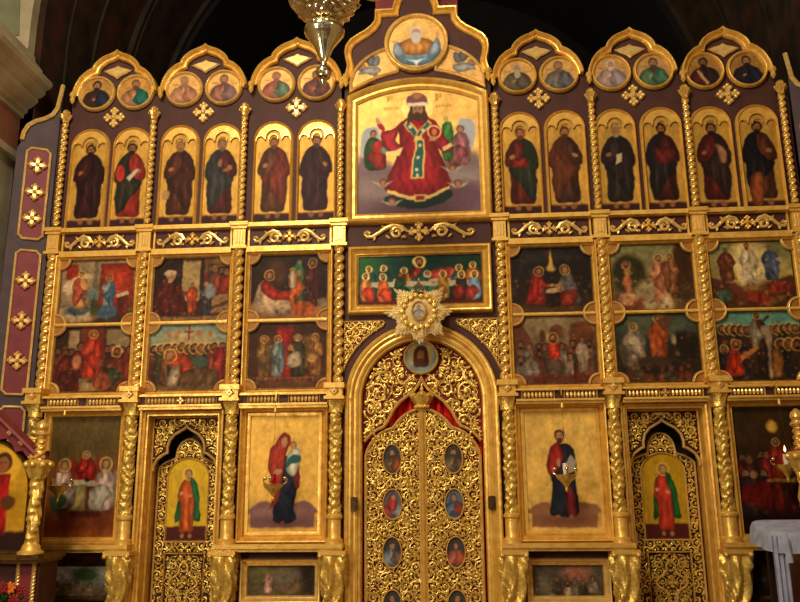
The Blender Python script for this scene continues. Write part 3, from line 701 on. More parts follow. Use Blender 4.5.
def sc4(c):
    c.grad('3a2a1c', '6a8c90', .3, .66); c.rect(-.405, .405, .44, .66, '74989c', soft=6); c.ell(0, .5, .3, .1, 'c0a878', soft=14, op=.8); c.rect(-.405, .405, 0, .42, '2c1c14', soft=4)
    c.rect(-.01, .01, .5, .64, '8a3c28'); c.rect(-.05, .05, .57, .59, '8a3c28')
    for x in (-.2, .1, .22, -.12): c.ell(x, .56, .025, .035, 'a87858', soft=3)
    c.crowd(-.38, .38, .42, 11, .036, ['5a1c16', '33301e', '6a4428', '28303a', '7a3c20'], '8c6430', .012, .34, '9c6c48')
    c.rect(.26, .38, .08, .42, '7a1a14', fold=.2); c.blob([(-.22, .3), (-.1, .36), (.06, .28), (.18, .16), (.1, .1), (-.1, .18)], 'b43c1c', fold=.2); c.head(-.18, .34, .045, '8a5c3c', 'a8744c', 'd89c48')
    c.blob([(-.16, .22), (-.08, .24), (-.1, .04), (-.2, .06)], 'a89c8c', fold=.15); c.blob([(.0, .2), (.3, .2), (.28, .04), (-.06, .05)], '5a4024', fold=.2); c.ell(.12, .28, .08, .06, '3c5044', soft=4); c.rect(-.405, .405, 0, .05, '6a5434', soft=5)
def sc5(c):
    c.grad('8a4a24', '20120e'); c.rect(-.405, .405, .16, .66, '22140f', soft=8); c.ell(-.12, .48, .1, .14, '4c3018', soft=14); c.rect(-.405, .405, 0, .16, '9c6432', soft=10)
    c.blob([(-.36, .1), (-.34, .3), (-.28, .4), (-.22, .34), (-.04, .24), (.08, .22), (.06, .06), (-.2, .04)], 'b8a08c', fold=.1); c.blob([(-.3, .36), (-.22, .4), (-.12, .3), (.02, .28), (.04, .2), (-.14, .2), (-.26, .26)], '9c2418', fold=.18); c.head(-.21, .45, .036, '5a2c1c', 'c08c64', 'e8bc70', False)
    c.stand(.1, .08, .52, '2c5c3c', 'c85c28', '2c6a50', 'b07c54', None, False, -1, 0, 1.1); c.ell(.09, .5, .05, .06, '2f7058'); c.head(.1, .47, .04, '2f7058', 'b07c54', None, False)
    c.stand(.03, .3, .22, 'c8b8a0', None, '8a5c3c', 'd0a078', 'e0b878', False, 1, 3, 1.1, 1, .1, None); c.stand(.24, .1, .5, '4c1a14', '3a1410', '3a2014', 'a87850', 'e8c878', True); c.ell(.14, .1, .12, .08, 'b85824', soft=3, fold=.2); c.ell(.36, .16, .07, .05, '8a7860', soft=4)
def sc6(c):
    c.grad('4a2818', '3a2216'); c.rect(-.12, .06, .1, .62, '8c1e1a', fold=.1, soft=4); c.rect(-.3, -.16, .2, .5, '5c4028', soft=6); c.rect(.14, .3, .2, .52, '6a4c28', soft=6); c.rect(-.405, .405, 0, .1, '5a3420', soft=5); c.rect(-.405, .405, .1, .115, '7a4a2c', soft=2)
    c.stand(-.24, .1, .42, '8a6a38', '6a5430', '6a4a2c', 'b8845c', 'e0b468', True); c.stand(-.1, .1, .42, '7a90a0', '5a7488', '4a3020', 'c08c64', 'e0b468', False); c.stand(.1, .1, .43, '2c3026', '3a3a2c', 'b0a08c', 'b07c54', 'e8bc60', True); c.blob([(.02, .34), (.12, .36), (.14, .24), (.06, .2), (0, .24)], 'c0b4a4', fold=.1); c.ell(.03, .4, .03, .03, 'b07c54')
    c.stand(.28, .1, .43, 'a87434', '8a5c30', '6a4a34', 'b8845c', 'e8c070', False, -1); c.ell(.24, .3, .05, .04, 'c89c64')
def sc7(c):
    c.grad('2c1c14', '12141a'); c.rect(-.405, .405, .0, .08, '4a3420', soft=8); c.ell(-.1, .56, .3, .05, '2a2622', soft=10); c.poly([(.0, .64), (.025, .42), (-.035, .42)], 'e0b05c', soft=2.5, g=.3); c.ell(0, .44, .04, .03, 'e8c070', soft=6)
    c.kneel(-.14, .08, .4, '9c2018', '8a1c18', '4a2418', 'c08058', 'f0c874', False, 1); c.kneel(.15, .08, .41, '6a6a74', '5a5c6a', '8a6a4a', 'b8845c', 'f0c874', True, -1); c.blob([(.08, .2), (.24, .22), (.22, .08), (.1, .06)], '7a2418', fold=.15)
    c.ell(.01, .22, .07, .028, 'c8a890', rot=.2); c.head(.07, .25, .026, '8a5c3c', 'd09c74', 'e0b060', False); c.rect(-.06, .08, .06, .19, '1a120e', soft=4)
def sc8(c):
    c.grad('4a281c', '6c5a44'); c.rect(-.405, .405, .38, .66, '7a6a54', soft=6); c.ell(-.1, .6, .2, .1, '94866a', soft=14)
    c.ell(.26, .48, .12, .12, '6a3c24', soft=3); c.ell(.02, .5, .07, .07, '6a4028', soft=3); c.rect(.14, .38, .3, .5, '5c3622', soft=3); c.poly([(-.405, .62), (-.3, .56), (-.2, .36), (-.405, .3)], '5a3424', soft=3); c.ell(-.12, .46, .03, .06, '4a2c1c', soft=3)
    c.crowd(-.38, .38, .37, 9, .034, ['5a4438', '6a6a64', '7a3c2c', '4a4038'], None, .02, .3, '8a5c40'); c.crowd(-.36, .38, .25, 8, .036, ['6a5c50', '8a7a6c', '5a2c22', '74463a'], None, .03, .24, '9a6a4c')
    c.blob([(-.1, .22), (-.02, .28), (.06, .2), (.04, .06), (-.08, .06)], '5a4c40', fold=.1); c.blob([(-.06, .4), (.02, .41), (.05, .26), (-.07, .25)], 'c43420', fold=.15); c.head(-.02, .44, .036, '4a2818', 'b07c54', 'a86c40')
    c.stand(.26, .1, .34, 'a89c90', None, '5a4030', 'a87850', None, False); c.ell(-.25, .14, .09, .1, '7a7470', soft=4, fold=.15); c.rect(-.405, .405, 0, .09, '5a2420', soft=6, op=.8)
def sc9(c):
    c.grad('6a5434', '8c8458'); c.grad('9a8c60', '78805c', .3, .66); c.ell(-.22, .36, .17, .2, '2a2c14', soft=10); c.ell(.32, .4, .12, .3, '3a2416', soft=5); c.poly([(.12, .2), (.405, .28), (.405, .1), (.2, .12)], '44301c', soft=4)
    c.poly([(-.1, .3), (.12, .28), (.2, 0), (-.1, .0), (-.3, .1)], 'a09470', soft=10); c.rect(-.405, -.1, 0, .12, '7a4424', soft=8)
    c.stand(-.24, .1, .3, 'a86848', None, '5a3420', 'c08c64', 'd8a864', False); c.ell(-.25, .12, .09, .06, 'c89474', soft=3, fold=.15); c.ell(-.24, .45, .045, .05, 'b8885c', g=.3, soft=3); c.head(-.24, .46, .03, '4a2c1c', 'b8845c', None)
    c.stand(.08, .05, .5, 'c08468', 'b06c50', '5a3018', 'c89468', 'dcae6c', True, 1, 0, 1.1); c.stand(.19, .14, .42, '9a6444', '8a5438', '4a2818', 'b8845c', 'd8a864', True, -1); c.ell(.13, .08, .05, .08, 'c4b08c', soft=6)
def sc10(c):
    c.grad('1c2420', '30423e'); c.ell(0, .54, .3, .12, '4c5a4c', soft=14); c.rect(-.405, .405, 0, .3, '241c14', soft=10); c.ell(.28, .34, .16, .14, '1e1812', soft=6)
    c.crowd(-.34, .34, .14, 7, .032, ['4a2418', '3a3424', '5a2c18'], None, .03, .16, '6a4028')
    c.ell(-.24, .3, .13, .18, '4a4438', soft=4); c.stand(-.22, .14, .42, 'a09484', '8c8478', '4a2c1c', 'b07c54', 'd8b478', False, 1, 0, 1.4); c.ell(-.22, .4, .05, .04, 'c0b4a0', soft=2)
    c.stand(.02, .18, .46, 'a84824', 'b45428', '4a2818', 'b07c54', 'd8a864', True, -1, 0, 1.2); c.blob([(.02, .58), (.12, .64), (.14, .56), (.06, .5)], '5a3a28', soft=3); c.ell(-.04, .2, .2, .05, '3a2c1c', soft=6); c.ell(.16, .4, .025, .05, 'a89c84', soft=3)
def sc11(c):
    c.grad('5a3020', '8a8452'); c.grad('b09a58', '70805c', .26, .66); c.ell(-.02, .44, .2, .24, 'dcc888', soft=22); c.ell(-.02, .42, .12, .22, 'ecdca8', soft=16)
    c.blob([(-.405, .3), (-.2, .24), (0, .2), (.2, .26), (.405, .3), (.405, 0), (-.405, 0)], '4c2a1c', soft=4); c.ell(0, .2, .1, .04, '8a6434', soft=8)
    c.stand(-.02, .22, .42, 'e8e0cc', 'd8ccb0', '4a2818', 'b8845c', 'f0dc98', True, 1, 0, 1.15); c.stand(-.23, .25, .35, '6a3c24', '5a2c1c', '3a2014', '9c6844', None, True, -1, 0, 1.3); c.stand(.19, .25, .36, '3c5078', '4a5a80', '4a3424', 'a8744c', None, True, 1, 0, 1.3); c.poly([(.24, .48), (.29, .5), (.3, .44)], 'a8a8b0')
    c.ell(.05, .1, .16, .05, '8c2c1c', rot=-.2, soft=3, fold=.2); c.ell(-.28, .13, .08, .06, '3c5c50', soft=3, fold=.2); c.ell(.25, .2, .12, .05, '8a2c1c', rot=.2, soft=3, fold=.2); c.ell(.2, .07, .12, .03, '7a5a30', rot=.4, soft=3); c.ell(-.14, .16, .1, .04, '6a3420', rot=-.5, soft=3); c.head(-.3, .22, .03, '3a2014', '9c6844', None); c.head(.12, .15, .03, '6a4428', '9c6844', None); c.head(.32, .13, .03, '3a2014', '9c6844', None)
def sc12(c):
    c.grad('201a16', '50928e'); c.rect(-.405, .405, .5, .66, '5a9c98', soft=4); c.rect(-.405, .405, 0, .5, '1c1614', soft=6)
    c.crowd(-.36, -.08, .48, 5, .036, ['242030', '3a2418', '1e2a30'], '8a6230', .01, .4, '8a5c3c'); c.crowd(.1, .38, .48, 5, .036, ['2a1c18', '3c2c20', '1c1c28'], '8a6230', .01, .4, '8a5c3c'); c.crowd(-.36, -.14, .36, 3, .036, ['1e1c24', '302018'], None, .01, .34, '6a4028'); c.crowd(.16, .38, .34, 3, .04, ['2c2018', '1a1a20'], 'd8a858', .01, .34, '7a4c30')
    c.stand(.0, .26, .38, '3a2420', '8c8478', '3a2014', 'a8744c', 'b87838', True, -1, 1, 1.2); c.blob([(.02, .5), (.12, .5), (.12, .3), (.1, .04), (.05, .04), (.07, .3)], '9c8c78', fold=.15); c.blob([(.1, .28), (.2, .26), (.18, .06), (.1, .04)], '8a5c28', fold=.15)
    c.kneel(-.24, .04, .36, 'b83418', 'a02814', '3a2014', '9c6844', 'd8a050', True, 1); c.poly([(-.2, .24), (-.02, .33), (-.01, .3), (-.18, .19)], 'c87c30'); c.ell(-.34, .3, .045, .045, 'c89c60', soft=2); c.head(-.34, .29, .033, '4a2c1c', '9c6844', None)
SCN = [(sc1, 'winged visitor greeting a woman beside a red panel'), (sc2, 'red robed figure with golden halo standing among a seated crowd'), (sc3, 'dark robed elder receiving a child at pillared steps'), (sc4, 'red robed body mourned by a haloed crowd under pale sky'),
       (sc5, 'woman in a white bed beside a green dressed woman with baby'), (sc6, 'four haloed figures standing before a red drape'), (sc7, 'pair kneeling beside a baby under a falling star ray'), (sc8, 'crowded street entry with a red robed rider'),
       (sc9, 'pink robed pair by a pale river and dark bush'), (sc10, 'red robed man standing on rocks in a dark landscape'), (sc11, 'shining white figure between two men on a hilltop'), (sc12, 'haloed gathering under teal sky with a kneeling red figure')]
for i in range(6):
    for k in (0, 1):
        fn, d = SCN[i * 2 + k]
        cv = Cv(SW, SH, '2a1c14', 0, .0058, 80 + i * 2 + k); fn(cv)
        cv.dabs(70, .018, ['1a0e0a', '8a6a48', '5a2a1c', '2c2418', 'a8845c', '3a1812'], (-.4, .4, 0, .34), .42); cv.dabs(40, .03, ['2a1a12', '6a5438', '40281c', '8c7450'], (-.4, .4, 0, .66), .2); cv.dabs(26, .009, ['d8b48c', 'c89468', 'e0c8a0'], (-.38, .38, .04, .5), .5)
        cv.noise(.2, 11)
        t = thing('scene_icon', 'painted icon of a ' + d if not d.startswith('four') and not d.startswith('crowded') else 'painted icon of ' + d, 'icon', (BAYS[i], -.004, 3.352 if k == 0 else 2.628), 'twelve painted scenes of the middle row')
        if d.startswith('crowded'): t['label'] = 'painted icon of a ' + d
        cv.im[..., :3] = np.clip((cv.im[..., :3] * .86 + .14 * rgb('3a2414')) * np.array([1.02, .95, .84]), 0, 1)
        painting('painting', cv, t, thick=.004).scale = (1.02, 1, 1.06)
        part('inner_slip', MB().sweep(rectp(-SW / 2 + .006, SW / 2 - .006, .006, SH - .006), [(-.006, .0), (-.006, -.008), (.006, -.01), (.006, .0)]), BRONZE, t).scale = (1.02, 1, 1.06)

# ------------------------------------------------------------------ central upper part
ctr = thing('central_gable', 'tall lobed purple gable with gold edge over the enthroned figure icon', 'gable', (0, 0, 5.88))
half = [(.775, .18), (.755, .25), (.745, .32), (.765, .40), (.775, .47), (.765, .54), (.72, .61), (.64, .665), (.555, .715), (.485, .775), (.44, .845), (.435, .94), (.435, .96), (.24, .96), (.24, .99), (.225, 1.05), (.2, 1.12), (.19, 1.2), (.21, 1.28), (.2, 1.36), (.12, 1.44), (.04, 1.51), (0, 1.58)]
out = half + [(-x, z) for x, z in half[-2::-1]]
part('board', MB().prism([(-.81, .1), (.81, .1), (.81, .16)] + out + [(-.81, .16)], -.02, .09), PURP, ctr)
part('moulding', MB().sweep(out, [(-.05, -.02), (-.05, -.045), (-.038, -.06), (-.026, -.045), (-.012, -.055), (.004, -.09), (.018, -.095), (.026, -.07), (.026, .06), (-.05, .06)], closed=False), GOLD, ctr)
part('red_backing', MB().prism([(-.47, 1.0), (.47, 1.0), (.47, 1.36), (.3, 1.5), (0, 1.66), (-.3, 1.5), (-.47, 1.36)], .12, .18), MAROON, ctr)
for s in (-1, 1): part('drop_finial', MB().lathe([(.004, -.13), (.035, -.08), (.025, -.05), (.045, -.02), (.03, .02)], (s * .78, -.07, .18), 10), GOLD, ctr)
t = thing('medallion_icon', 'largest round icon, white bearded old man with spread arms above a dove', 'icon', (0, -.035, 6.085))
cv = Cv(.62, .62, 'dcae62', .75, .0065, 5); cv.noise(.1)
cv.blob([(-.22, .12), (-.1, .04), (.12, .04), (.24, .12), (.27, .22), (.22, .3), (.1, .34), (-.1, .34), (-.2, .3), (-.25, .22)], '66788a', fold=.1)
cv.blob([(-.17, .3), (-.08, .36), (.09, .36), (.18, .3), (.16, .2), (.06, .16), (-.06, .16), (-.15, .2)], 'b4783c', fold=.1)
cv.blob([(-.24, .3), (-.2, .32), (-.14, .2), (-.2, .14), (-.26, .2)], '8490a0', fold=.1); cv.blob([(.24, .36), (.2, .32), (.13, .2), (.2, .14), (.27, .24)], '8490a0', fold=.1)
cv.ell(.235, .4, .02, .035, 'c89468'); cv.ell(-.235, .33, .03, .025, 'c89468')
cv.head(0, .43, .075, 'c8bcb0', 'b88460', None); cv.ell(0, .37, .055, .075, 'c4bab0'); cv.poly([(-.09, .1), (0, .085), (.09, .1), (.03, .07), (0, .03), (-.03, .07)], 'c8dcd8'); cv.ell(0, .1, .15, .04, '5a8c98', soft=8, op=.5); cv.poly([(-.12, .115), (0, .09), (.12, .115), (.03, .075), (0, .03), (-.03, .075)], 'd4e4e0')
cv.noise(.06, 14); tp, bt = med_shape(cv)
part('frame', MB().sweep(arc(0, .35, .305, 0, 2 * PI, 56)[:-1], [(0, -.01), (0, -.05), (.015, -.065), (.03, -.05), (.038, -.06), (.048, -.05), (.048, 0)]), PALE, t)
painting('painting', cv, t, tp, bt, (0, -.03, .04), .02)
# flanking winged beings
def seg_top(x): return .06 + .50 * math.sqrt(max(0, 1 - ((.36 - x) / .74) ** 2)) if x < .38 else .56
for s in (-1, 1):
    t = thing('angel_icon', ('left' if s < 0 else 'right') + ' quarter round icon of a flying winged being beside the old man medallion', 'icon', (s * .0, -.008, 5.90))
    cv = Cv(.50, .56, 'd8a860', .7, .0065, 6 + s); cv.noise(.1)
    q = lambda pts: [(s * a, b) for a, b in pts]
    for pts, c in (([(.02, .3), (-.02, .42), (.06, .44), (.1, .32)], '5c5a60'), ([(.06, .3), (.1, .42), (.14, .4), (.13, .3)], '68666c'), ([(-.1, .2), (-.02, .28), (.12, .27), (.15, .22), (.06, .18), (-.02, .2)], '8c8a88'), ([(-.12, .28), (-.07, .31), (-.02, .3), (-.06, .24)], '6a6468'), ([(.1, .2), (.14, .14), (.11, .12), (.07, .18)], '7a6a64')):
        cv.blob([(a * -s + .08 * s, b) for a, b in pts], c, fold=.1)
    cv.head(s * .12, .29, .03, '7a5a3c', 'b08058', None, False); cv.noise(.06, 12)
    # outline : outer quarter arc, lower edge follows the big arch
    x0 = .555 * s
    def tpf(x, s=s):
        X = abs(x + .47 * s); return .02 + .46 * math.sqrt(max(0, 1 - (max(X - .14, 0) / .585) ** 2)) + .03
    def btf(x, s=s):
        X = abs(x + .47 * s); return .235 - .22 * (X / .72) ** 2
    painting('painting', cv, t, tpf, btf, (s * .47, -.02, .0), .02)
    xs = [.22 + .50 * i / 24 for i in range(25)]
    up_ = [(x * s, tpf(x * s - .47 * s)) for x in xs]; lo_ = [(x * s, btf(x * s - .47 * s)) for x in xs]
    part('frame', MB().sweep(lo_ + up_[::-1], [(-.008, -.01), (-.008, -.04), (.01, -.055), (.025, -.04), (.028, .0)]), PALE, t)

# the enthroned figure
t = thing('enthroned_figure_icon', 'large arch topped central icon of a crowned figure enthroned in a red robe', 'icon', (0, 0, 4.41))
W2 = .66
def ctop(x): return 1.29 + .155 * (1 - (x / W2) ** 2)
cv = Cv(2 * W2, 1.56, 'e2b260', .8, .0065, 11); cv.noise(.09)
cv.blob([(-.66, .62), (-.5, .66), (-.3, .58), (-.1, .5), (.2, .56), (.4, .64), (.66, .62), (.7, -.1), (-.7, -.1)], '7c666a', soft=14); cv.ell(-.4, .3, .3, .12, '94807a', soft=16, op=.7); cv.ell(.4, .42, .3, .08, 'a49490', soft=16, op=.7); cv.ell(0, .06, .6, .12, '5c4048', soft=16, op=.8); cv.ell(.5, .2, .2, .14, '6a4c58', soft=14)
cv.blob([(-.62, .86), (-.56, 1.0), (-.42, .98), (-.44, .7), (-.6, .66)], 'a8aab0', soft=3); cv.blob([(.62, .9), (.6, 1.04), (.46, 1.06), (.42, .84), (.56, .7)], 'a8aab4', soft=3)
cv.sit(-.48, .5, .5, '2c4c24', '8a2820', '5a3018', 'b07c54', None, False, 1); cv.ell(-.42, .78, .08, .07, 'a03024', soft=3, fold=.15); cv.ell(-.36, .74, .035, .035, '6a9484'); cv.sit(.46, .52, .5, 'a06468', '8c4c54', '5a3018', 'c08c64', None, False, -1)
cv.blob([(.28, .6), (.25, .85), (.27, 1.0), (.33, 1.04), (.38, .98), (.38, .7), (.36, .6)], '3c7434', fold=.15); cv.ell(.31, 1.08, .03, .04, 'b8a058')
cv.ell(0, 1.22, .17, .17, 'edc878', g=.8)
cv.blob([(-.3, .22), (-.32, .12), (0, .06), (.3, .14), (.32, .26)], '20302c'); 
cv.blob([(-.13, 1.1), (0, 1.14), (.13, 1.1), (.2, .96), (.2, .78), (.27, .6), (.32, .42), (.34, .28), (0, .16), (-.34, .26), (-.33, .42), (-.24, .62), (-.2, .8), (-.2, .98)], '9c2028', fold=.12)
cv.blob([(-.15, 1.08), (-.26, .98), (-.38, .96), (-.4, .9), (-.36, .76), (-.2, .66), (-.16, .76), (-.24, .86)], '9c2430', fold=.12); cv.blob([(.15, 1.08), (.26, .96), (.3, .86), (.38, .76), (.3, .68), (.18, .78), (.12, .9)], '94202c', fold=.12)
cv.blob([(-.38, .96), (-.44, 1.03), (-.41, 1.06), (-.35, 1.0)], '9c2430'); cv.ell(-.43, 1.08, .025, .045, 'c0906a', rot=.3)
cv.poly([(-.34, .7), (-.2, .66), (-.16, .76), (-.22, .74), (-.3, .72)], 'd8bc78', g=.4); cv.poly([(.38, .76), (.28, .7), (.26, .74), (.36, .8)], 'd8bc78', g=.4)
for a, b in (((-.335, .27), (-.1, .18)), ((-.1, .18), (.12, .185)), ((.12, .185), (.335, .29))): cv.poly([(a[0], a[1] - .02), (b[0], b[1] - .02), (b[0], b[1] + .022), (a[0], a[1] + .022)], 'd8b468', g=.4)
cv.poly([(-.16, 1.02), (-.1, 1.1), (.05, .9), (.08, .66), (.02, .64), (-.04, .88)], 'd0a858', g=.4); cv.poly([(-.13, 1.02), (-.1, 1.06), (.02, .9), (.045, .68), (.03, .68), (-.02, .86)], '2c5c54')
cv.poly([(.12, 1.08), (.16, 1.02), (.02, .86), (-.05, .82), (-.02, .92)], 'd0a858', g=.4); cv.poly([(.11, 1.05), (.14, 1.02), (.02, .89), (-.02, .9)], '2c5c54')
cv.poly([(-.03, .86), (.07, .86), (.08, .7), (.06, .4), (-.08, .4), (-.07, .6), (-.03, .74)], 'd0a858', g=.4); cv.poly([(-.01, .84), (.05, .84), (.06, .7), (.04, .42), (-.06, .42), (-.05, .6), (-.01, .74)], '2c5c54')
for x, z in ((-.08, 1.0), (.02, .78), (.0, .64), (-.02, .5), (.06, .95), (-.01, .44)): cv.ell(x, z, .018, .022, 'd8d0a8')
cv.rect(-.05, .08, .14, .22, 'd0a858', g=.3); cv.rect(-.03, .06, .16, .2, '8c2a28')
cv.ell(.18, .93, .07, .075, '8c2024', rot=.3); cv.ring(.18, .93, .07, .008, 'e0c070'); cv.ell(.18, .93, .03, .04, 'c87848'); cv.ell(.16, .85, .04, .03, 'c0906a')
cv.head(.0, 1.2, .095, '4a3022', '9c7050', None); cv.ell(-.08, 1.12, .03, .08, '4a3022', rot=-.2); cv.ell(.08, 1.12, .03, .08, '4a3022', rot=.2); cv.head(.0, 1.2, .09, '4a3022', '9c7050', None)
cv.blob([(-.1, 1.25), (0, 1.28), (.1, 1.25), (.11, 1.34), (.06, 1.38), (0, 1.4), (-.06, 1.38), (-.11, 1.34)], '7a4a50'); cv.poly([(-.1, 1.24), (.1, 1.24), (.11, 1.285), (-.11, 1.285)], 'e0d0b0'); cv.ell(0, 1.36, .05, .03, 'a8743c')
for x, z in ((-.38, .36), (.36, .5), (.42, .32), (-.28, .14)):
    cv.poly([(x - .12, z + .03), (x - .03, z - .04), (x + .03, z - .04), (x + .12, z + .03), (x + .03, z + .0), (x - .03, z + .0)], 'b8b090', soft=2.5); cv.ell(x, z + .01, .04, .045, '7a4430', soft=1.5); cv.ell(x, z, .026, .03, 'b0785c')
for x in (-.33, .2):
    cv.rect(x, x + .03, 1.3, 1.38, 'b88a48'); cv.rect(x + .04, x + .06, 1.32, 1.38, 'b88a48')
for k in range(6): cv.rect(-.36 + k * .03, -.345 + k * .03, 1.21, 1.24, 'b07c3c'); cv.rect(.2 + k * .03, .215 + k * .03, 1.22, 1.25, 'b07c3c')
cv.noise(.06, 14)
painting('painting', cv, t, ctop, None, (0, -.02, .04), .02)
pth = [(-W2, .04), (W2, .04)] + [(W2 - 2 * W2 * i / 24, ctop(W2 - 2 * W2 * i / 24) + .04) for i in range(25)]
part('frame', MB().sweep(pth, [(-.01, -.02), (-.01, -.04), (.015, -.06), (.04, -.06), (.06, -.1), (.085, -.115), (.1, -.1), (.11, -.06), (.11, 0)]), GOLD, t)

# centre frieze
t = thing('frieze_panel', 'widest dark frieze with gold scrolls and cross, above the long supper icon', 'frieze', (0, 0, 4.08))
part('board', MB().box(-.745, .745, -.03, 0, .03, .31), PURP, t)
part('scroll_ornament', MB().join(scroll_mb(.58, .11, -.03), 0, 0, .17), PALE, t)
part('cross_ornament', MB().join(cross_mb(.115, -.03), 0, 0, .17), PALE, t)
# supper icon
t = thing('supper_icon', 'wide framed icon of haloed figures gathered round a long white table', 'icon', (0, 0, 3.39))
cv = Cv(1.30, .54, '17341f', 0, .0058, 21); cv.hal = 1; cv.ell(-.5, .45, .3, .2, '2c5c2c', soft=20); cv.ell(0, .45, .4, .15, '1c3a34', soft=20)
cv.blob([(.1, .36), (.3, .4), (.46, .34), (.44, .26), (.1, .26)], 'b04438', fold=.15)
cv.poly([(-.54, .26), (-.4, .28), (.5, .28), (.6, .24), (.6, .19), (-.56, .19)], 'c8b090'); cv.poly([(-.2, .2), (.24, .2), (.26, .04), (-.22, .04)], '3f8466'); cv.rect(-.1, .1, .2, .27, 'd8b894'); cv.rect(-.65, .65, 0, .06, '5c1c14', soft=6)
for x, z, r, m, b in ((-.53, .22, '3c6a58', '2c5040', 1), (-.37, .23, '2c5c68', '244c50', 1), (-.16, .2, '7a2820', 'b87c38', 1), (.41, .22, '3c6058', '6a3020', 1), (.55, .24, 'b86c28', '8a4c24', 1)):
    cv.stand(x, z - .18, .38, r, m, '4a2c1a', 'b07c54', 'f0cc7c', bool(b), 1, 0, 1.3, 1, .15, None)
cv.poly([(-.2, .2), (.24, .2), (.26, .04), (-.22, .04)], '3f8466'); cv.poly([(-.56, .255), (.56, .255), (.6, .2), (-.6, .2)], 'c8b090'); cv.ell(.12, .24, .04, .012, 'a86c48'); cv.ell(-.06, .24, .03, .012, 'a86c48')
cv.stand(.0, .06, .44, '9c2820', '2c5c54', '5a3018', 'b8845c', 'f4d480', True, 1, 0, 1.25, 1, .15, None); cv.head(.0, .46, .045, '5a3018', 'b8845c', 'f4d480'); cv.rect(-.1, .12, .2, .25, 'd0b898'); cv.ell(.08, .33, .04, .04, 'f0d490', g=.3); cv.head(.08, .33, .026, '5a3420', 'c08c64', None, False)
for x, z, r, m, f in ((-.56, .04, 'c8803c', 'c03c24', 1), (-.38, .03, 'd86430', 'c84424', 1), (-.2, .05, '2c4c2c', '244038', 1), (.24, .05, 'c08c34', 'a87830', -1), (.43, .04, '3a3028', '8a2820', -1), (.56, .04, '7c9cb8', 'a0382c', -1)):
    cv.sit(x, z, .32, r, m, '4a2c1a', 'b07c54', 'f0cc7c' if x != -.2 else None, True, f)
cv.noise(.1, 14)
painting('painting', cv, t, None, None, (0, -.02, .075), .02)
part('frame', MB().sweep(rectp(-.645, .645, .08, .61), mould(.095, .1, -.0)), GOLD, t)
part('inner_slip', MB().sweep(rectp(-.64, .64, .085, .605), [(-.006, -.02), (-.006, -.035), (.012, -.035), (.012, -.02)]), BRONZE, t)

# ------------------------------------------------------------------ royal doors and their arch
t = thing('door_arch', 'broad gold moulded arch around the royal doors', 'arch', (0, 0, .15))
sp = 2.35
path = [(.60, 0), (.60, .8), (.60, 1.6), (.60, sp)] + arc(0, sp, .60, 0, PI, 40)[1:-1] + [(-.60, sp), (-.60, 1.6), (-.60, .8), (-.60, 0)]
part('moulding', MB().sweep(path, [(0, .1), (0, .0), (.01, -.02), (.03, -.025), (.035, -.04), (.055, -.05), (.075, -.045), (.08, -.06), (.1, -.075), (.12, -.07), (.125, -.085), (.145, -.09), (.16, -.075), (.162, 0)], closed=False), GOLD, t)
for s in (-1, 1):
    part('latch_plate', MB().box(s * .66 - .035, s * .66 + .035, -.1, -.06, 1.28, 1.41, bev=.008).box(s * .66 - .02, s * .66 + .02, -.108, -.1, 1.3, 1.39), BRONZE, t)
for s, nmx in ((-1, 'left'), (1, 'right')):
    ins = lambda x, z: x * x + (z - 2.5) ** 2 > .845 ** 2 and abs(x) < .775 and z < 3.3 and abs(x) > 0.36
    t = thing('carved_spandrel', 'pierced gold leaf spandrel at the upper ' + nmx + ' shoulder of the arch', 'carving', (s * .56, -.0, 2.78))
    full = [(.37, 3.315)] + [(x, z) for x, z in arc(0, 2.5, .84, math.acos(.37 / .84), math.acos(.785 / .84), 14)] + [(.785, 3.315)]
    loc = lambda pts: [(s * x - s * .56, z - 2.78) for x, z in pts]
    part('ground', MB().prism(loc(full), -.012, 0), DRED, t)
    f = filigree(ins, (.36, .785, 2.8, 3.32), .085, .011, 31, -.02)
    if s < 0: f = f.mirror()
    part('filigree', MB().join(f, -s * .56, 0, -2.78), GOLD2, t)
    part('rim', MB().sweep(loc(full), [(-.014, -.0), (-.014, -.025), (-.005, -.03), (0.002, -.02), (0.002, 0)]), PALE, t)
# tympanum
rin = .59
ogl = [(0, 2.74), (.03, 2.67), (.08, 2.605), (.15, 2.55), (.23, 2.49), (.3, 2.4), (.345, 2.31), (.38, 2.25), (.44, 2.225), (.5, 2.19), (.56, 2.13), (.6, 2.08)]
def oz(x):
    x = abs(x)
    for a, b in zip(ogl, ogl[1:]):
        if x <= b[0]: return a[1] + (b[1] - a[1]) * (x - a[0]) / (b[0] - a[0])
    return 2.08
t = thing('carved_tympanum', 'pierced gold scrollwork on dark red filling the arch above the royal doors', 'carving', (0, .06, 2.08))
poly = [(x, oz(x) - 2.08) for x in [.6 - 1.2 * i / 60 for i in range(61)]] + [(x, z - 2.08) for x, z in [(-.61, 2.5)] + arc(0, 2.5, .61, PI, 0, 30)]
part('ground', MB().prism(poly, 0, .03), DRED, t)
ins = lambda x, z: 0 <= x and x * x + (z - 2.5) ** 2 < .585 ** 2 and z > oz(x) + .02 and x * x + (z - 2.93) ** 2 > .2 ** 2 or (0 <= x < .585 and oz(x) + .02 < z < 2.5)
f = filigree(ins, (0, .6, 2.1, 3.1), .17, .0115, 33, -.015, 3); f2 = filigree(ins, (0.02, .6, 2.12, 3.1), .12, .005, 34, -.008, 1)
g = MB()
for q in (f, f2): g.join(q, 0, 0, -2.08); g.join(q.mirror(), 0, 0, -2.08)
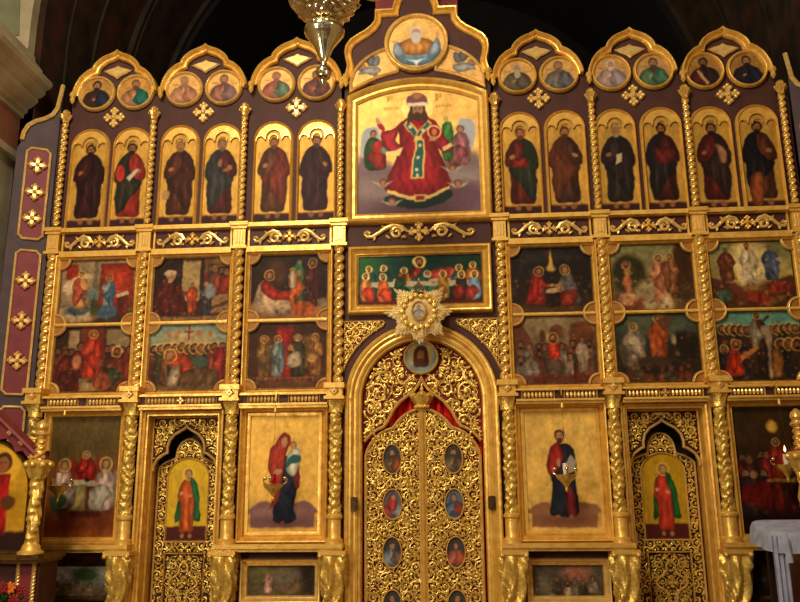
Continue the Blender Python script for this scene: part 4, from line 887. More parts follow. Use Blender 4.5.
for x, z, r_ in ((.33, 2.72, .05), (.47, 2.42, .045), (.24, 2.96, .045), (.5, 2.2, .04), (.17, 2.66, .03)):
    for s in (-1, 1):
        for k in range(6): g.ball((s * x + r_ * .7 * cos(k * PI / 3), -.03, z - 2.08 + r_ * .7 * sin(k * PI / 3)), r_ * .5, .014, r_ * .34, 7, 4, rot=k * PI / 3)
        g.ball((s * x, -.04, z - 2.08), r_ * .35)
g.tube([(-.17, -.015, .60), (-.1, -.015, .66), (0, -.01, .72), (.1, -.015, .66), (.17, -.015, .60)], .012, 6)
part('filigree', g, GOLD2, t)
edge = [(x, oz(x) - 2.08) for x in [.585 - 1.17 * i / 48 for i in range(49)]]
part('rim', MB().sweep(edge, [(-.022, .0), (-.022, -.03), (-.008, -.045), (.006, -.03), (.006, .02)], closed=False), PALE, t)
t = thing('medallion_icon', 'round icon of a long haired face on a cloth, under the arch crown', 'icon', (0, .04, 2.75))
cv = Cv(.32, .32, '7a8478', 0, .006, 9); cv.noise(.1); cv.poly([(-.12, .1), (-.14, .26), (0, .29), (.14, .26), (.12, .1), (0, .06)], '9c9c88', soft=3); cv.ell(-.08, .2, .03, .1, 'b89c54', soft=4); cv.ell(.08, .2, .03, .1, 'b89c54', soft=4); cv.blob([(-.075, .08), (-.06, .24), (0, .28), (.06, .24), (.075, .08), (0, .06)], '4a2014'); cv.ell(0, .18, .036, .055, '8a5838'); cv.ell(0, .12, .03, .03, '4a2014'); cv.noise(.06)
tp, bt = med_shape(cv); painting('painting', cv, t, tp, bt, (0, -.025, .02), .01)
part('frame', MB().sweep(arc(0, .18, .155, 0, 2 * PI, 40)[:-1], rounded(.024, .03, -.02)), PALE, t)
# curtain behind
mb = MB(); n = 90
xs = [-.66 + 1.32 * i / n for i in range(n + 1)]
fy = lambda x: .155 + .022 * sin(x * 62) + .012 * sin(x * 29 + 1)
mb.add([(x, fy(x), z) for z in (.16, 2.95) for x in xs] + [(x, fy(x) + .006, z) for z in (.16, 2.95) for x in xs],
       [(i, i + 1, n + 2 + i, n + 1 + i) for i in range(n)] + [(2 * n + 2 + i, 3 * n + 3 + i, 3 * n + 4 + i, 2 * n + 3 + i) for i in range(n)] + [(n + 1 + i, n + 2 + i, 3 * n + 4 + i, 3 * n + 3 + i) for i in range(n)])
single('door_curtain', mb, CURT, 'red pleated curtain showing above the royal doors', 'curtain')
part('rod', MB().tube([(-.64, .155, 2.95), (.64, .155, 2.95)], .014, 8), BRONZE, bpy.data.objects['door_curtain'])
# the two leaves
dl = [(0, 2.43), (.05, 2.425), (.12, 2.40), (.19, 2.36), (.25, 2.305), (.285, 2.26), (.31, 2.235), (.36, 2.22), (.42, 2.19), (.48, 2.14), (.53, 2.08), (.565, 2.01), (.58, 1.95)]
def dz_(x):
    for a, b in zip(dl, dl[1:]):
        if x <= b[0]: return a[1] + (b[1] - a[1]) * (x - a[0]) / (b[0] - a[0])
    return 1.95
OV = [(.303, 1.92), (.303, 1.485), (.308, 1.035), (.308, .55)]
ovd = [('5a4c34', '6a5c44', '7a3c24', '5a4434'), ('8c3c34', '4a5c74', '7c8490', '8a3c2c'), ('74808c', 'a0584c', '6a5448', '9c4c30')]
insd = lambda x, z: .035 < x < .565 and .2 < z < dz_(x) - .03 and all(((x - a) / .1) ** 2 + ((z - b) / .155) ** 2 > 1 for a, b in OV)
F1 = filigree(insd, (.03, .57, .2, 2.42), .112, .0095, 51, -.022, 3); F2 = filigree(insd, (.05, .57, .22, 2.42), .085, .006, 52, -.012, 2)
for a, b in OV[:3]:
    for dz in (-.22, .2):
        for dx in (-.16, .16):
            if insd(a + dx, b + dz):
                for k in range(5): F1.ball((a + dx + .028 * cos(k * 1.257), -.035, b + dz + .028 * sin(k * 1.257)), .02, .014, .013, 7, 4, rot=k * 1.257)
F1.join(F2)
for s, nmx in ((-1, 'left'), (1, 'right')):
    t = thing('royal_door', nmx + ' leaf of the pierced gold royal doors with oval icons', 'door', (0, .085, .17), 'royal door leaves')
    M = lambda m: m.mirror() if s < 0 else m
    pl = [(.012, .2)] + [(.575, .2)] + dl[::-1][0:-1] + [(.012, 2.43)]
    D = -.17
    part('ground', M(MB().prism([(x, z + D) for x, z in pl], -.0, .03)), DRED, t)
    part('filigree', M(MB().join(F1, 0, 0, D)), GOLD2, t)
    part('border', M(MB().sweep([(x, z + D) for x, z in pl], [(-.028, 0), (-.028, -.03), (-.014, -.042), (0, -.03), (0.003, .03)])), PALE, t)
    for k, (a, b) in enumerate(OV):
        fr = part('oval_frame', MB().sweep(arc(s * a, b + D, .083, 0, 2 * PI, 32, .135)[:-1], rounded(.018, .025, -.02)), PALE, t)
        cv = Cv(.17, .27, '3c3c38' if k != 1 else '54606c', 0, .005, 60 + k + s); c4 = ovd[min(k, 2)]
        cv.noise(.15, 5); cv.bust(0, .05, .19, c4[0 if s < 0 else 1], c4[2 if s < 0 else 3], '4a3424', 'b07c58', k == 0)
        if k == 1 and s < 0: cv.blob([(-.06, .16), (0, .24), (.05, .18), (.03, .08), (-.04, .08)], '9c3830', fold=.1); cv.ell(.01, .2, .02, .025, 'b07c58')
        cv.noise(.08); painting('painting', cv, fr, lambda x: .135 + .135 * math.sqrt(max(0, 1 - (x / .085) ** 2)), lambda x: .135 - .135 * math.sqrt(max(0, 1 - (x / .085) ** 2)), (s * a, -.02, b + D - .135), .015)
    if s < 0:
        part('meeting_post', MB().lathe([(.026, .03), (.026, 2.22), (.034, 2.23), (.034, 2.26)], (0, -.03, 0), 14), GOLD, t)
        cr = MB().lathe([(.04, 2.24), (.07, 2.25), (.066, 2.275), (.08, 2.30), (.1, 2.33), (.108, 2.365), (.095, 2.375), (.085, 2.36), (.06, 2.39), (.03, 2.415), (.012, 2.425)], (0, -.04, 0), 32, fn=lambda q, z, a: q * (1 + .08 * cos(8 * a)))
        cr.ball((0, -.04, 2.44), .022); cr.box(-.008, .008, -.046, -.034, 2.45, 2.54).box(-.028, .028, -.046, -.034, 2.495, 2.51)
        for k in range(8): cr.ball((.105 * cos(k * PI / 4), -.04 + .105 * sin(k * PI / 4), 2.375), .024, n=7, m=4)
        for k in range(12): cr.ball((.07 * cos(k * PI / 6), -.04 + .07 * sin(k * PI / 6), 2.262), .013, n=6, m=4)
        part('crown', cr, GOLD2, t)

# ------------------------------------------------------------------ radiant icon hung before the arch
t = thing('radiant_icon', 'pale gold star of rays with a small icon, hung before the arch crown', 'icon', (-.0, -.28, 3.33))
mb = MB(); R = random.Random(4)
for lay, (y, sc_) in enumerate(((0, 1), (-.02, .86))):
    for k in range(64):
        a = 2 * PI * k / 64 + lay * .05; q = abs(((a / (PI / 4)) % 1) - .5) * 2       # 1 on the eight points
        q = q if True else 0
        l = (.245 + .105 * q ** 1.6) * sc_ * R.uniform(.93, 1.04)
        w = .0155; c, s = cos(a), sin(a)
        mb.add([(c * .05 - s * w * .6, y, s * .05 + c * w * .6), (c * .05 + s * w * .6, y, s * .05 - c * w * .6), (c * l * .9 + s * w, y, s * l * .9 - c * w), (c * l, y, s * l), (c * l * .9 - s * w, y, s * l * .9 + c * w), (c * .05, y - .03, s * .05), (c * l * .9, y - .016, s * l * .9)],
               [(0, 5, 6, 4), (5, 1, 2, 6), (6, 2, 3), (4, 6, 3), (0, 4, 3, 2, 1)])
part('rays', mb, mat('bright_gilding', H('fff0c0'), H('f4d488'), 25, .35, .3), t)
mb = MB()
for k in range(18):
    a = 2 * PI * k / 18; rr = .15 + .012 * (k % 2)
    mb.ball((rr * cos(a), -.055, rr * sin(a) * 1.05), .024, .02, .03, 8, 5, rot=a)
for k in range(14):
    a = 2 * PI * k / 14; mb.tube(spiral(.185 * cos(a), .19 * sin(a), .03, .006, a, 1.1, 9, -.045), .006, 5)
part('wreath', mb, GOLD2, t)
part('inner_frame', MB().sweep(arc(0, 0, .058, 0, 2 * PI, 26, .082)[:-1], rounded(.018, .03, -.07)).prism(arc(0, 0, .07, 0, 2 * PI, 26, .09)[:-1], -.07, -.02), PALE, t)
cv = Cv(.124, .17, 'c8b48c', .2, .004, 3); cv.bust(0, .03, .12, '8a8478', '9a9080', '6a5440', 'b08c68', False); cv.noise(.1)
painting('painting', cv, t, lambda x: .085 + .085 * math.sqrt(max(0, 1 - (x / .062) ** 2)), lambda x: .085 - .085 * math.sqrt(max(0, 1 - (x / .062) ** 2)), (0, -.073, -.085), .004)
mb = MB().lathe([(.01, .17), (.05, .19), (.045, .21), (.06, .24), (.03, .27), (.012, .29), (.012, .32)], (0, -.04, 0), 14, fn=lambda q, z, a: q * (1 + .12 * cos(7 * a))); part('crown', mb, mat('tarnished_silver', H('9c9684'), H('7a7464'), 30, .35, .8), t)
part('bracket', MB().tube([(0, -.02, .0), (0, .1, .02), (0, .27, .02)], .012, 6), BRONZE, t)

# ------------------------------------------------------------------ lower row: large icons
def gold_frame(t, hw, z0, z1, w=.085, d=.11, step=True):
    mb = MB().sweep(rectp(-hw, hw, z0, z1), mould(w, d))
    part('frame', mb, GOLD, t)
    if step: part('inner_slip', MB().sweep(rectp(-hw + .03, hw - .03, z0 + .03, z1 - .03), [(-.01, -.01), (-.01, -.025), (.01, -.03), (.02, -.03), (.03, -.02), (.03, -.01)]), GOLD, t)
LB = [(-3.42), None, -1.372, 1.35, None, 3.36]
# woman and child
t = thing('woman_and_child_icon', 'large gold icon of a red mantled woman holding a child in white', 'icon', (LB[2], 0, 1.14))
cv = Cv(.80, 1.24, 'dcaa4c', .7, .006, 70); cv.noise(.1)
cv.rect(-.32, .31, .09, .27, '7a5450', soft=2); cv.blob([(-.32, .27), (-.2, .34), (-.05, .3), (.1, .32), (.22, .34), (.31, .28), (.31, .22), (-.32, .22)], '7a5450', soft=3); cv.ell(0, .14, .28, .05, '5c3c3c', soft=12, op=.7); cv.ell(-.1, .24, .2, .03, '9c7468', soft=10, op=.6)
cv.blob([(-.1, .18), (-.06, .5), (-.02, .76), (.08, .72), (.14, .5), (.1, .3), (.13, .17), (.02, .13)], '1c2030', fold=.15)
cv.blob([(-.05, .98), (.0, 1.0), (.05, .97), (.06, .9), (.02, .82), (.0, .66), (-.02, .5), (-.06, .34), (-.14, .26), (-.1, .4), (-.12, .56), (-.16, .66), (-.14, .84), (-.09, .9)], 'a03424', fold=.12); cv.blob([(.1, .5), (.15, .46), (.16, .56), (.14, .72), (.1, .66)], '6a2420')
cv.ell(.0, .925, .045, .06, '8c2c20'); cv.ell(.0, .915, .03, .045, 'c08c5c'); cv.ell(0, .88, .02, .02, 'b07c50')
cv.blob([(.05, .82), (.12, .86), (.16, .78), (.14, .66), (.1, .58), (.03, .62), (.02, .72)], 'c8c0a0', fold=.08); cv.blob([(.02, .7), (.08, .78), (.16, .77), (.16, .72), (.08, .7), (.03, .66)], '2c5c58'); cv.head(.09, .88, .034, '7a5030', 'c89468', None, False); cv.poly([(.14, .8), (.19, .92), (.2, .91), (.165, .78)], 'c89468'); cv.ell(-.06, .62, .05, .03, 'b07c54', rot=.4); cv.ell(.0, .14, .02, .015, '8a3c24')
cv.noise(.07, 14); painting('painting', cv, t, None, None, (0, -.012, .045), .01)
gold_frame(t, .385, .055, 1.255, .062, .1)
# man with book
t = thing('book_holding_man_icon', 'large gold icon of a standing bearded man in red and blue with a book', 'icon', (LB[3], 0, 1.14))
cv = Cv(.80, 1.24, 'e4b458', .7, .006, 71); cv.noise(.1)
cv.rect(-.31, .31, .08, .27, '8a5a3c', soft=2); cv.blob([(-.31, .26), (-.2, .31), (0, .28), (.18, .31), (.31, .28), (.31, .2), (-.31, .2)], '8a5a3c', soft=3); cv.ell(0, .14, .27, .05, '6a402c', soft=12, op=.7); cv.ell(.1, .22, .2, .03, 'a4744c', soft=10, op=.6)
cv.blob([(-.06, .84), (-.1, .8), (-.14, .62), (-.1, .5), (-.12, .3), (-.12, .19), (.12, .19), (.13, .4), (.12, .56), (.14, .66), (.12, .8), (.05, .86)], '20222c', fold=.15); cv.blob([(-.02, .87), (-.1, .82), (-.15, .64), (-.11, .56), (-.04, .6), (.02, .74)], '8c2420', fold=.13); cv.blob([(.02, .5), (.1, .42), (.12, .2), (.04, .18), (.02, .3)], '6a2024', fold=.13)
cv.poly([(.03, .66), (.09, .76), (.14, .7), (.12, .6), (.06, .58)], '9c9480'); cv.ell(.05, .6, .03, .02, 'b07c54'); cv.head(-.01, .935, .055, '4a2c1c', 'b07c54', None); cv.ell(-.03, .68, .022, .04, 'b07c54'); cv.ell(-.06, .18, .025, .015, '8a5c3c'); cv.ell(.06, .18, .025, .015, '8a5c3c')
cv.noise(.07, 14); painting('painting', cv, t, None, None, (0, -.012, .045), .01)
gold_frame(t, .385, .055, 1.255, .062, .1)
# dark supper with three winged guests
t = thing('three_guests_icon', 'dark icon of three haloed guests at a white table, far left bay', 'icon', (LB[0], 0, 1.14))
cv = Cv(.74, 1.22, '5a3a18', 0, .006, 72); cv.grad('8a4416', '5c4a22'); cv.ell(-.05, .9, .4, .2, '55431c', soft=30); cv.ell(.1, .72, .4, .05, '6a4a20', soft=20); cv.rect(-.37, .37, .06, .3, '6a3014', soft=14); cv.ell(-.22, .36, .1, .12, '22301a', soft=8); cv.ell(.26, .5, .1, .2, '5a2c18', soft=12)
cv.blob([(-.1, .82), (-.06, .7), (.1, .7), (.14, .82), (.17, .6), (-.14, .6)], '7a2818', soft=3); cv.stand(.02, .42, .42, 'a82018', '8c1c18', '5a3420', 'b8845c', 'e0b468', False, 1, 0, 1.3, 1, .15, None)
cv.poly([(-.12, .56), (.14, .56), (.18, .5), (-.16, .5)], 'b8a484'); cv.poly([(-.13, .51), (.05, .51), (.05, .26), (-.12, .26)], '9c8850', fold=.08); cv.rect(.05, .14, .24, .5, '5a2c20'); cv.ell(.05, .56, .03, .02, '2c2018')
cv.sit(-.2, .28, .5, 'b08c78', '8c7464', '6a4a2c', 'b8845c', 'd8b474', False, 1); cv.blob([(-.3, .64), (-.27, .72), (-.24, .62), (-.26, .5)], '8a4428', soft=3); cv.sit(.23, .25, .54, 'c0a090', 'a89c88', '6a4a2c', 'c08c64', 'd8b474', False, -1); cv.blob([(.34, .66), (.32, .56), (.34, .3), (.38, .34), (.37, .6)], '7a6a54', soft=3); cv.ell(-.22, .36, .08, .07, '2c3a20', soft=5); cv.rect(-.1, .2, .2, .25, '4a1c14', soft=4)
cv.dabs(60, .02, ['6a3a18', '3a2010', '7c5424', '2c2410'], (-.36, .36, .0, 1.2), .25); cv.noise(.16, 12); painting('painting', cv, t, None, None, (0, -.012, .045), .01); gold_frame(t, .36, .055, 1.235, .07, .09, False)
# dark crowd
t = thing('dark_crowd_icon', 'very dark icon of a red figure above a crowd under a round lamp', 'icon', (LB[5], 0, 1.14))
cv = Cv(.74, 1.22, '221408', 0, .006, 73); cv.grad('2a0c08', '3a2810'); cv.rect(-.3, -.2, .7, 1.2, '33220e', soft=10); cv.rect(.1, .22, .7, 1.2, '33220e', soft=10); cv.ell(.0, 1.0, .055, .06, 'b8862c', soft=3); cv.ell(0, 1.0, .035, .04, 'c8983c')
cv.crowd(-.34, .34, .72, 9, .04, ['5a1410', '3a1c10', '2c1c14', '6a1c14'], None, .03, .5, '7a4a2c'); cv.stand(.02, .5, .38, '8c2410', '7a1c0e', '3a2014', '9c6838', 'b87c34', True, 1, 0, 1.2, 1, .15, None); cv.crowd(-.34, -.08, .56, 3, .045, ['241a1c', '2c3424', '3a1010'], None, .01, .4, '8a5c38'); cv.crowd(.14, .34, .5, 3, .045, ['4a120e', '1c1a20', '2c1a10'], None, .02, .4, '6a4028'); cv.rect(-.1, .16, .48, .51, '8a6028', soft=2); cv.ell(-.2, .36, .16, .12, '5a0e0c', soft=8); cv.ell(.2, .26, .16, .1, '300a0a', soft=8); cv.rect(-.37, .37, 0, .2, '180a08', soft=16)
cv.dabs(90, .02, ['4a1410', '1c1408', '6a4a20', '2c1c10'], (-.36, .36, .2, .8), .4); cv.noise(.2, 12); painting('painting', cv, t, None, None, (0, -.012, .045), .01); gold_frame(t, .36, .055, 1.235, .07, .09, False)

# small paintings below the ledges
pd = ['pale sky and trees, below the dark supper painting', 'small pale figure in a brown wood, below the woman and child', 'brown cloudy group of figures, below the book holding man', 'nearly black landscape, below the dark crowd painting']
for q, i in enumerate((0, 2, 3, 5)):
    t = thing('predella_icon', 'small wide icon, ' + pd[q], 'icon', (LB[i], 0, .585), 'small wide icons at the bottom')
    cv = Cv(.66, .28, '3a2a1c', 0, .006, 90 + q)
    if q == 0: cv.grad('4a4030', '9c988c'); cv.ell(-.2, .2, .12, .08, 'b8b4a8', soft=14); cv.ell(.1, .2, .13, .07, '2c3c20', soft=8); cv.crowd(-.2, .2, .1, 6, .025, ['8a6a54', '6a3c2c', 'a89880'], None, .02, .1); cv.rect(-.33, .33, 0, .06, '5a4830', soft=8)
    if q == 1: cv.grad('5a4c30', '4a3c28'); cv.ell(-.2, .22, .1, .08, '6a6034', soft=14); cv.ell(.05, .18, .12, .1, '6a5c48', soft=14); cv.stand(-.13, .01, .22, 'b88878', None, '5a3420', 'c08c64', None, False, 1, 0, 1.3); cv.ell(.1, .08, .12, .04, '7a5a40', soft=8); cv.rect(.2, .33, 0, .28, '2c2018', soft=12)
    if q == 2: cv.grad('4a382a', '54483a'); cv.ell(.08, .2, .12, .06, '9c5c44', soft=12); cv.crowd(-.2, .25, .13, 6, .025, ['6a5a48', '3a2c24', '84705c'], None, .02, .12); cv.ell(-.22, .1, .08, .08, '6a5c44', soft=12)
    if q == 3: cv.grad('140c06', '2c1c10'); cv.ell(0, .16, .2, .05, '3a2814', soft=14)
    cv.dabs(60, .014, ['2a1c12', '6a5438', '8c7450', '3a2c20'], (-.32, .32, .0, .2), .4); cv.noise(.2, 9); painting('painting', cv, t, None, None, (0, -.01, .06), .01)
    part('frame', MB().sweep(rectp(-.325, .325, .065, .335), mould(.07 if q in (1, 2) else .05, .085 if q in (1, 2) else .05)), PALE if q in (1, 2) else BRONZE, t)

# ------------------------------------------------------------------ side doors
for i, nmx in ((1, 'left'), (4, 'right')):
    c = LB_c = (LCX[i if i < 3 else i + 1] + LCX[i + 1 if i < 3 else i + 2]) / 2
    e = thing('side_door_surround', 'gold surround and pierced trefoil head of the ' + nmx + ' side door', 'door surround', (c, 0, .15))
    part('moulding', MB().sweep([(.345, 0), (.345, 2.21), (-.345, 2.21), (-.345, 0)], [(0, .29), (0, .12), (.012, .11), (.012, -.0), (.015, -.02), (.03, -.02), (.035, -.05), (.05, -.06), (.06, -.045), (.065, -.07), (.085, -.075), (.09, 0)], closed=False), GOLD, e)
    # trefoil ogee opening
    tre = [(.34, 1.68), (.335, 1.74), (.3, 1.8), (.235, 1.85), (.2, 1.865), (.2, 1.92), (.18, 1.99), (.13, 2.05), (.06, 2.09), (.02, 2.115), (0, 2.15)]
    def tz(x, tre=tre):
        x = abs(x)
        for a, b in zip(tre[::-1], tre[::-1][1:]):
            if x <= b[0] + 1e-9: return a[1] + (b[1] - a[1]) * (x - a[0]) / max(1e-6, b[0] - a[0])
        return 1.68
    ring = tre + [(-x, z) for x, z in tre[-2::-1]]
    part('head_ground', MB().prism([(.35, 1.68)] + ring + [(-.35, 1.68), (-.35, 2.23), (.35, 2.23)], .13, .17), DGROUND, e)
    ins = lambda x, z: abs(x) < .33 and tz(x) + .03 < z < 2.195
    f = filigree(ins, (0, .34, 1.7, 2.2), .085, .0095, 71, .115, 4); g = MB().join(f).join(f.mirror()); g.tube([(-.08, .12, 2.19), (0, .115, 2.175), (.08, .12, 2.19)], .01, 6)
    part('filigree', g, GOLD2, e)
    part('rim', MB().sweep(ring, [(-.018, .13), (-.018, .1), (-.006, .09), (.004, .1), (.004, .14)], closed=False), PALE, e)
    d = thing('side_door', nmx + ' side door with an arched icon of a youth in a green mantle', 'door', (c, .25, .17), 'side doors')
    def dt(x):
        x = abs(x)
        return 1.66 + .15 * math.sqrt(max(0, 1 - (x / .335) ** 2)) if x > .145 else max(1.79, 1.82 + .175 * math.sqrt(max(0, 1 - (x / .145) ** 2)))
    xs = [.325 - .65 * k / 60 for k in range(61)]
    pl = [(-.325, .0), (.325, 0)] + [(x, dt(x)) for x in xs]
    part('ground', MB().prism(pl, 0, .04), DGROUND, d)
    part('border', MB().sweep(pl, [(-.022, 0), (-.022, -.025), (-.01, -.035), (.0, -.02), (.003, .02)]), PALE, d)
    io = lambda x, z: abs(x) < .225 and .96 < z < 1.62 + .18 * math.sqrt(max(0, 1 - (x / .225) ** 2))
    lat = lambda x, z: abs(x) < .21 and .28 < z < .86
    ins = lambda x, z: 0 <= x < .3 and .02 < z < dt(x) - .03 and not io(x, z) and not lat(x, z)
    f = filigree(ins, (0, .32, .03, 2.0), .085, .0095, 75, -.015, 4); part('filigree', MB().join(f).join(f.mirror()), GOLD2, d)
    # lattice panel
    mb = MB().sweep(rectp(-.195, .195, .3, .84), rounded(.018, .03, -.005))
    zc = .57
    for s in (-1, 1):
        for u in (-1, 1):
            mb.tube([(s * .15, -.02, zc), (s * .12, -.022, zc + u * .04), (s * .07, -.022, zc + u * .07), (s * .045, -.022, zc + u * .1), (s * .04, -.022, zc + u * .16), (0, -.02, zc + u * .21)], .012, 6)
            mb.tube(spiral(s * .12, zc + u * .17, .05, .012, PI / 2, s * u * 1.2, 14, -.018), .009, 6); mb.tube(spiral(s * .15, zc + u * .07, .03, .008, 0, s * u * 1.2, 10, -.018), .007, 6)
            mb.ball((s * .06, -.02, zc + u * .22), .012, .012, .03, 7, 4, rot=s * u * .8)
        mb.sweep([(s * .16 + .04 * cos(k * PI / 2), zc + .04 * sin(k * PI / 2)) for k in range(4)], rounded(.012, .02, -.01)); mb.sweep([(.04 * cos(k * PI / 2), zc + s * .22 + .04 * sin(k * PI / 2)) for k in range(4)], rounded(.012, .02, -.01))
    f = filigree(lambda x, z: 0 <= x < .185 and .31 < z < .83, (0, .19, .31, .83), .075, .0055, 77, -.01, 2); mb.join(f).join(f.mirror()); mb.join(cross_mb(.05, -.015), 0, 0, zc)
    part('lattice_panel', mb, GOLD2, d)
    ic = part('icon_border', MB().sweep([(-.205, .97), (.205, .97)] + arc(0, 1.59, .205, 0, PI, 22, .19), rounded(.02, .03, -.005)), PALE, d)
    cv = Cv(.41, .82, 'c8a024' if i == 1 else 'bc901e', .5, .006, 95 + i); cv.noise(.08); cv.rect(-.205, .205, 0, .14, '4a1a14', soft=2)
    a = ('b8501c', '1f5c34') if i == 1 else ('b83420', '1c5424')
    cv.blob([(-.03, .6), (.05, .61), (.11, .5), (.13, .3), (.14, .2), (.08, .2), (.0, .3), (-.08, .2), (-.12, .2), (-.1, .4), (-.08, .54)], a[1], fold=.15)
    cv.stand(0, .05, .66, a[0], None, '6a4a2c', 'c08c64', 'dcb458', False, 1, 0, .82, 1.05, .14, '9c6c44'); cv.blob([(.02, .61), (.07, .6), (.11, .46), (.13, .24), (.08, .22), (.07, .4)], a[1], fold=.15); cv.ell(.03, .44, .02, .015, 'c08c64'); cv.noise(.06)
    painting('painting', cv, ic, lambda x: .62 + .19 * math.sqrt(max(0, 1 - (x / .206) ** 2)), None, (0, -.012, .97), .01)
    part('handle', MB().box(-.315, -.297, -.05, -.02, .93, 1.05, bev=.004) if i == 4 else MB().box(.297, .315, -.05, -.02, .93, 1.0, bev=.004), WHITEG if i == 4 else BRONZE, d)

# ------------------------------------------------------------------ slanted wings with maroon panels
def notch(x0, x1, z0, z1, c=.04):
    return [(x0 + c, z0), (x1 - c, z0)] + [(x1 - c * .55, z0 + c * .55), (x1, z0 + c)] + [(x1, z1 - c), (x1 - c * .55, z1 - c * .55), (x1 - c, z1)] + [(x0 + c, z1), (x0 + c * .55, z1 - c * .55), (x0, z1 - c), (x0, z0 + c), (x0 + c * .55, z0 + c * .55)]
for s, nmx in ((-1, 'left'), (1, 'right')):
    t = thing('side_wing', 'slanted slate purple wing with maroon cross panels at the ' + nmx + ' end', 'screen wing', (s * 4.02 - (.08 if s > 0 else 0), -.02, .15), None, s * math.radians(-25))
    t.rotation_euler = (0, 0, math.radians(25) * (1 if s < 0 else -1))
    o = lambda pts: [(s * x, z - .15) for x, z in pts]
    cur = [(.0, 6.12), (.02, 5.95), (.035, 5.83), (.08, 5.74), (.15, 5.685), (.24, 5.64), (.31, 5.58), (.35, 5.49), (.36, 5.40)]
    part('board', MB().prism(o([(0, .15), (0, 6.1)] + cur[1:] + [(.40, 5.3), (.42, .15)]), 0, .06), DPURP, t)
    part('gold_edge', MB().sweep(o(cur), [(-.022, .05), (-.022, -.025), (0, -.04), (.022, -.025), (.022, .05)], closed=False), PALE, t)
    for z0, z1, cs in ((4.28, 5.315, (5.12, 4.807, 4.507)), (2.61, 4.145, (3.813, 3.38, 2.957)), (.5, 2.48, (2.1, 1.6, 1.0))):
        p = part('maroon_panel', MB().prism(o(notch(.06, .295, z0, z1)), -.012, 0), MAROON, t)
        part('gold_border', MB().sweep(o(notch(.06, .295, z0, z1)), [(-.01, -.012), (-.01, -.025), (0, -.032), (.012, -.025), (.014, 0)]), PALE, p)
        for zc in cs: part('cross_ornament', MB().join(cross_mb(.1, -.012), s * .178, 0, zc - .15), PALE, p)

# ------------------------------------------------------------------ icon cases standing in front at both sides
def icon_case(cx, nmx, flip):
    t = thing('icon_case', 'small gabled maroon icon case with a gold corner column, front ' + nmx, 'icon case', (cx, -1.0, 0), 'icon cases in front of the screen')
    part('body', MB().box(-.62, .62, .08, .4, 0, 1.08).box(-.5, .5, .12, .3, 1.08, 2.0), FRIEZE, t)
    part('shelf', MB().box(-.68, .68, -.08, .42, 1.06, 1.11).box(-.66, .66, -.05, .4, 1.03, 1.06), BRONZE, t)
    sc = [(.46, 1.83), (.46, 1.92), (.40, 1.99), (.33, 1.98), (.31, 2.03), (.24, 2.1), (.17, 2.09), (.14, 2.14), (.07, 2.18), (0, 2.19)]
    poly = [(.58, 1.83), (.60, 1.90), (.1, 2.32), (0, 2.38), (-.1, 2.32), (-.60, 1.90), (-.58, 1.83)] + [(-x, z) for x, z in sc] + sc[::-1][1:]
    g = part('gable', MB().prism(poly, -.0, .1), MAROON, t)
    for x, z in ((.5, 1.93), (.4, 2.06), (.28, 2.15), (.15, 2.25)):
        for q in (-1, 1): part('star_ornament', MB().join(cross_mb(.03, 0), q * x, 0, z), PALE, g)
    part('roof_moulding', MB().sweep([(.62, 1.88), (.1, 2.33), (0, 2.39), (-.1, 2.33), (-.62, 1.88)], [(-.02, .1), (-.02, -.02), (.0, -.04), (.02, -.03), (.03, .1)], closed=False), MAROON, t)
    cv = Cv(.94, 1.0, 'b8861c', .6, .008, 99); cv.noise(.1); cv.rect(-.47, .47, 0, .17, '2a1410', soft=3)
    cv.X = cv.X - .2 * flip; cv.ell(0, .76, .17, .17, 'd8a42c', g=.6); cv.blob([(-.08, .66), (.08, .66), (.19, .58), (.23, .4), (.2, .17), (-.2, .17), (-.23, .4), (-.19, .58)], '98160f', fold=.2); cv.blob([(.08, .64), (.19, .58), (.23, .4), (.18, .24), (.12, .36)], '7c2010', fold=.2); cv.ell(.07, .42, .07, .06, '5a3010'); cv.ell(-.04, .5, .03, .02, '8a5028'); cv.head(0, .76, .085, '3a200e', '8a5028', None, False); cv.X = cv.X + .2 * flip
    cv.noise(.08); painting('icon_painting', cv, t, lambda x: .52 + .46 * math.sqrt(max(0, 1 - (x / .475) ** 2)), None, (0, .07, 1.12), .04)
    part('icon_frame', MB().sweep([(-.455, 1.13), (.455, 1.13)] + arc(0, 1.64, .455, 0, PI, 24, .45), [(0, .07), (0, .05), (.02, .03), (.035, .05), (.035, .1)]), BRONZE, t)
    for q in (-1, 1):
        c = part('corner_column', MB().lathe([(.052, 1.14 + .62 * k / 110) for k in range(111)], n=36, fn=lambda r, z, a: r * (1 + .13 * sin(2 * a - q * z * 26) + .1 * sin(3 * a + z * 60 + 2 * sin(2 * a - q * z * 26)))), GOLD2, t, loc=(q * .565, -.0, 0))
        part('base', MB().lathe([(.11, 1.105), (.11, 1.125), (.085, 1.14), (.072, 1.18), (.06, 1.19)], n=20), GOLD, c)
        m = MB().lathe([(.06, 1.74), (.075, 1.77), (.1, 1.83), (.12, 1.88), (.1, 1.9), (.06, 1.91)], n=24, fn=lambda r, z, a: r * (1 + .1 * cos(8 * a)))
        for k in range(8): m.ball((.105 * cos(k * PI / 4), .105 * sin(k * PI / 4), 1.865), .032, n=8, m=5)
        part('capital', m, GOLD2, c)
        m = rope_mb(1.9, 2.12, .042, .05, 2, .4).lathe([(.05, 2.11), (.065, 2.13), (.04, 2.16), (.055, 2.19), (.045, 2.23), (.01, 2.26)], n=16)
        part('pinnacle', m, ROPE, c)
        part('bead_strip', rope_mb(.2, 1.03, .018, .03), PALE, t, loc=(q * .62 - .04 * q, .06, 0)); part('bead_strip', rope_mb(.2, 1.03, .018, .03), PALE, t, loc=(q * .44, .06, 0))
        part('front_panel', MB().box(min(q * .46, q * .56), max(q * .46, q * .56), .06, .08, .2, 1.02), MAROON, t)
    return t
icon_case(-3.93, 'left', 1)
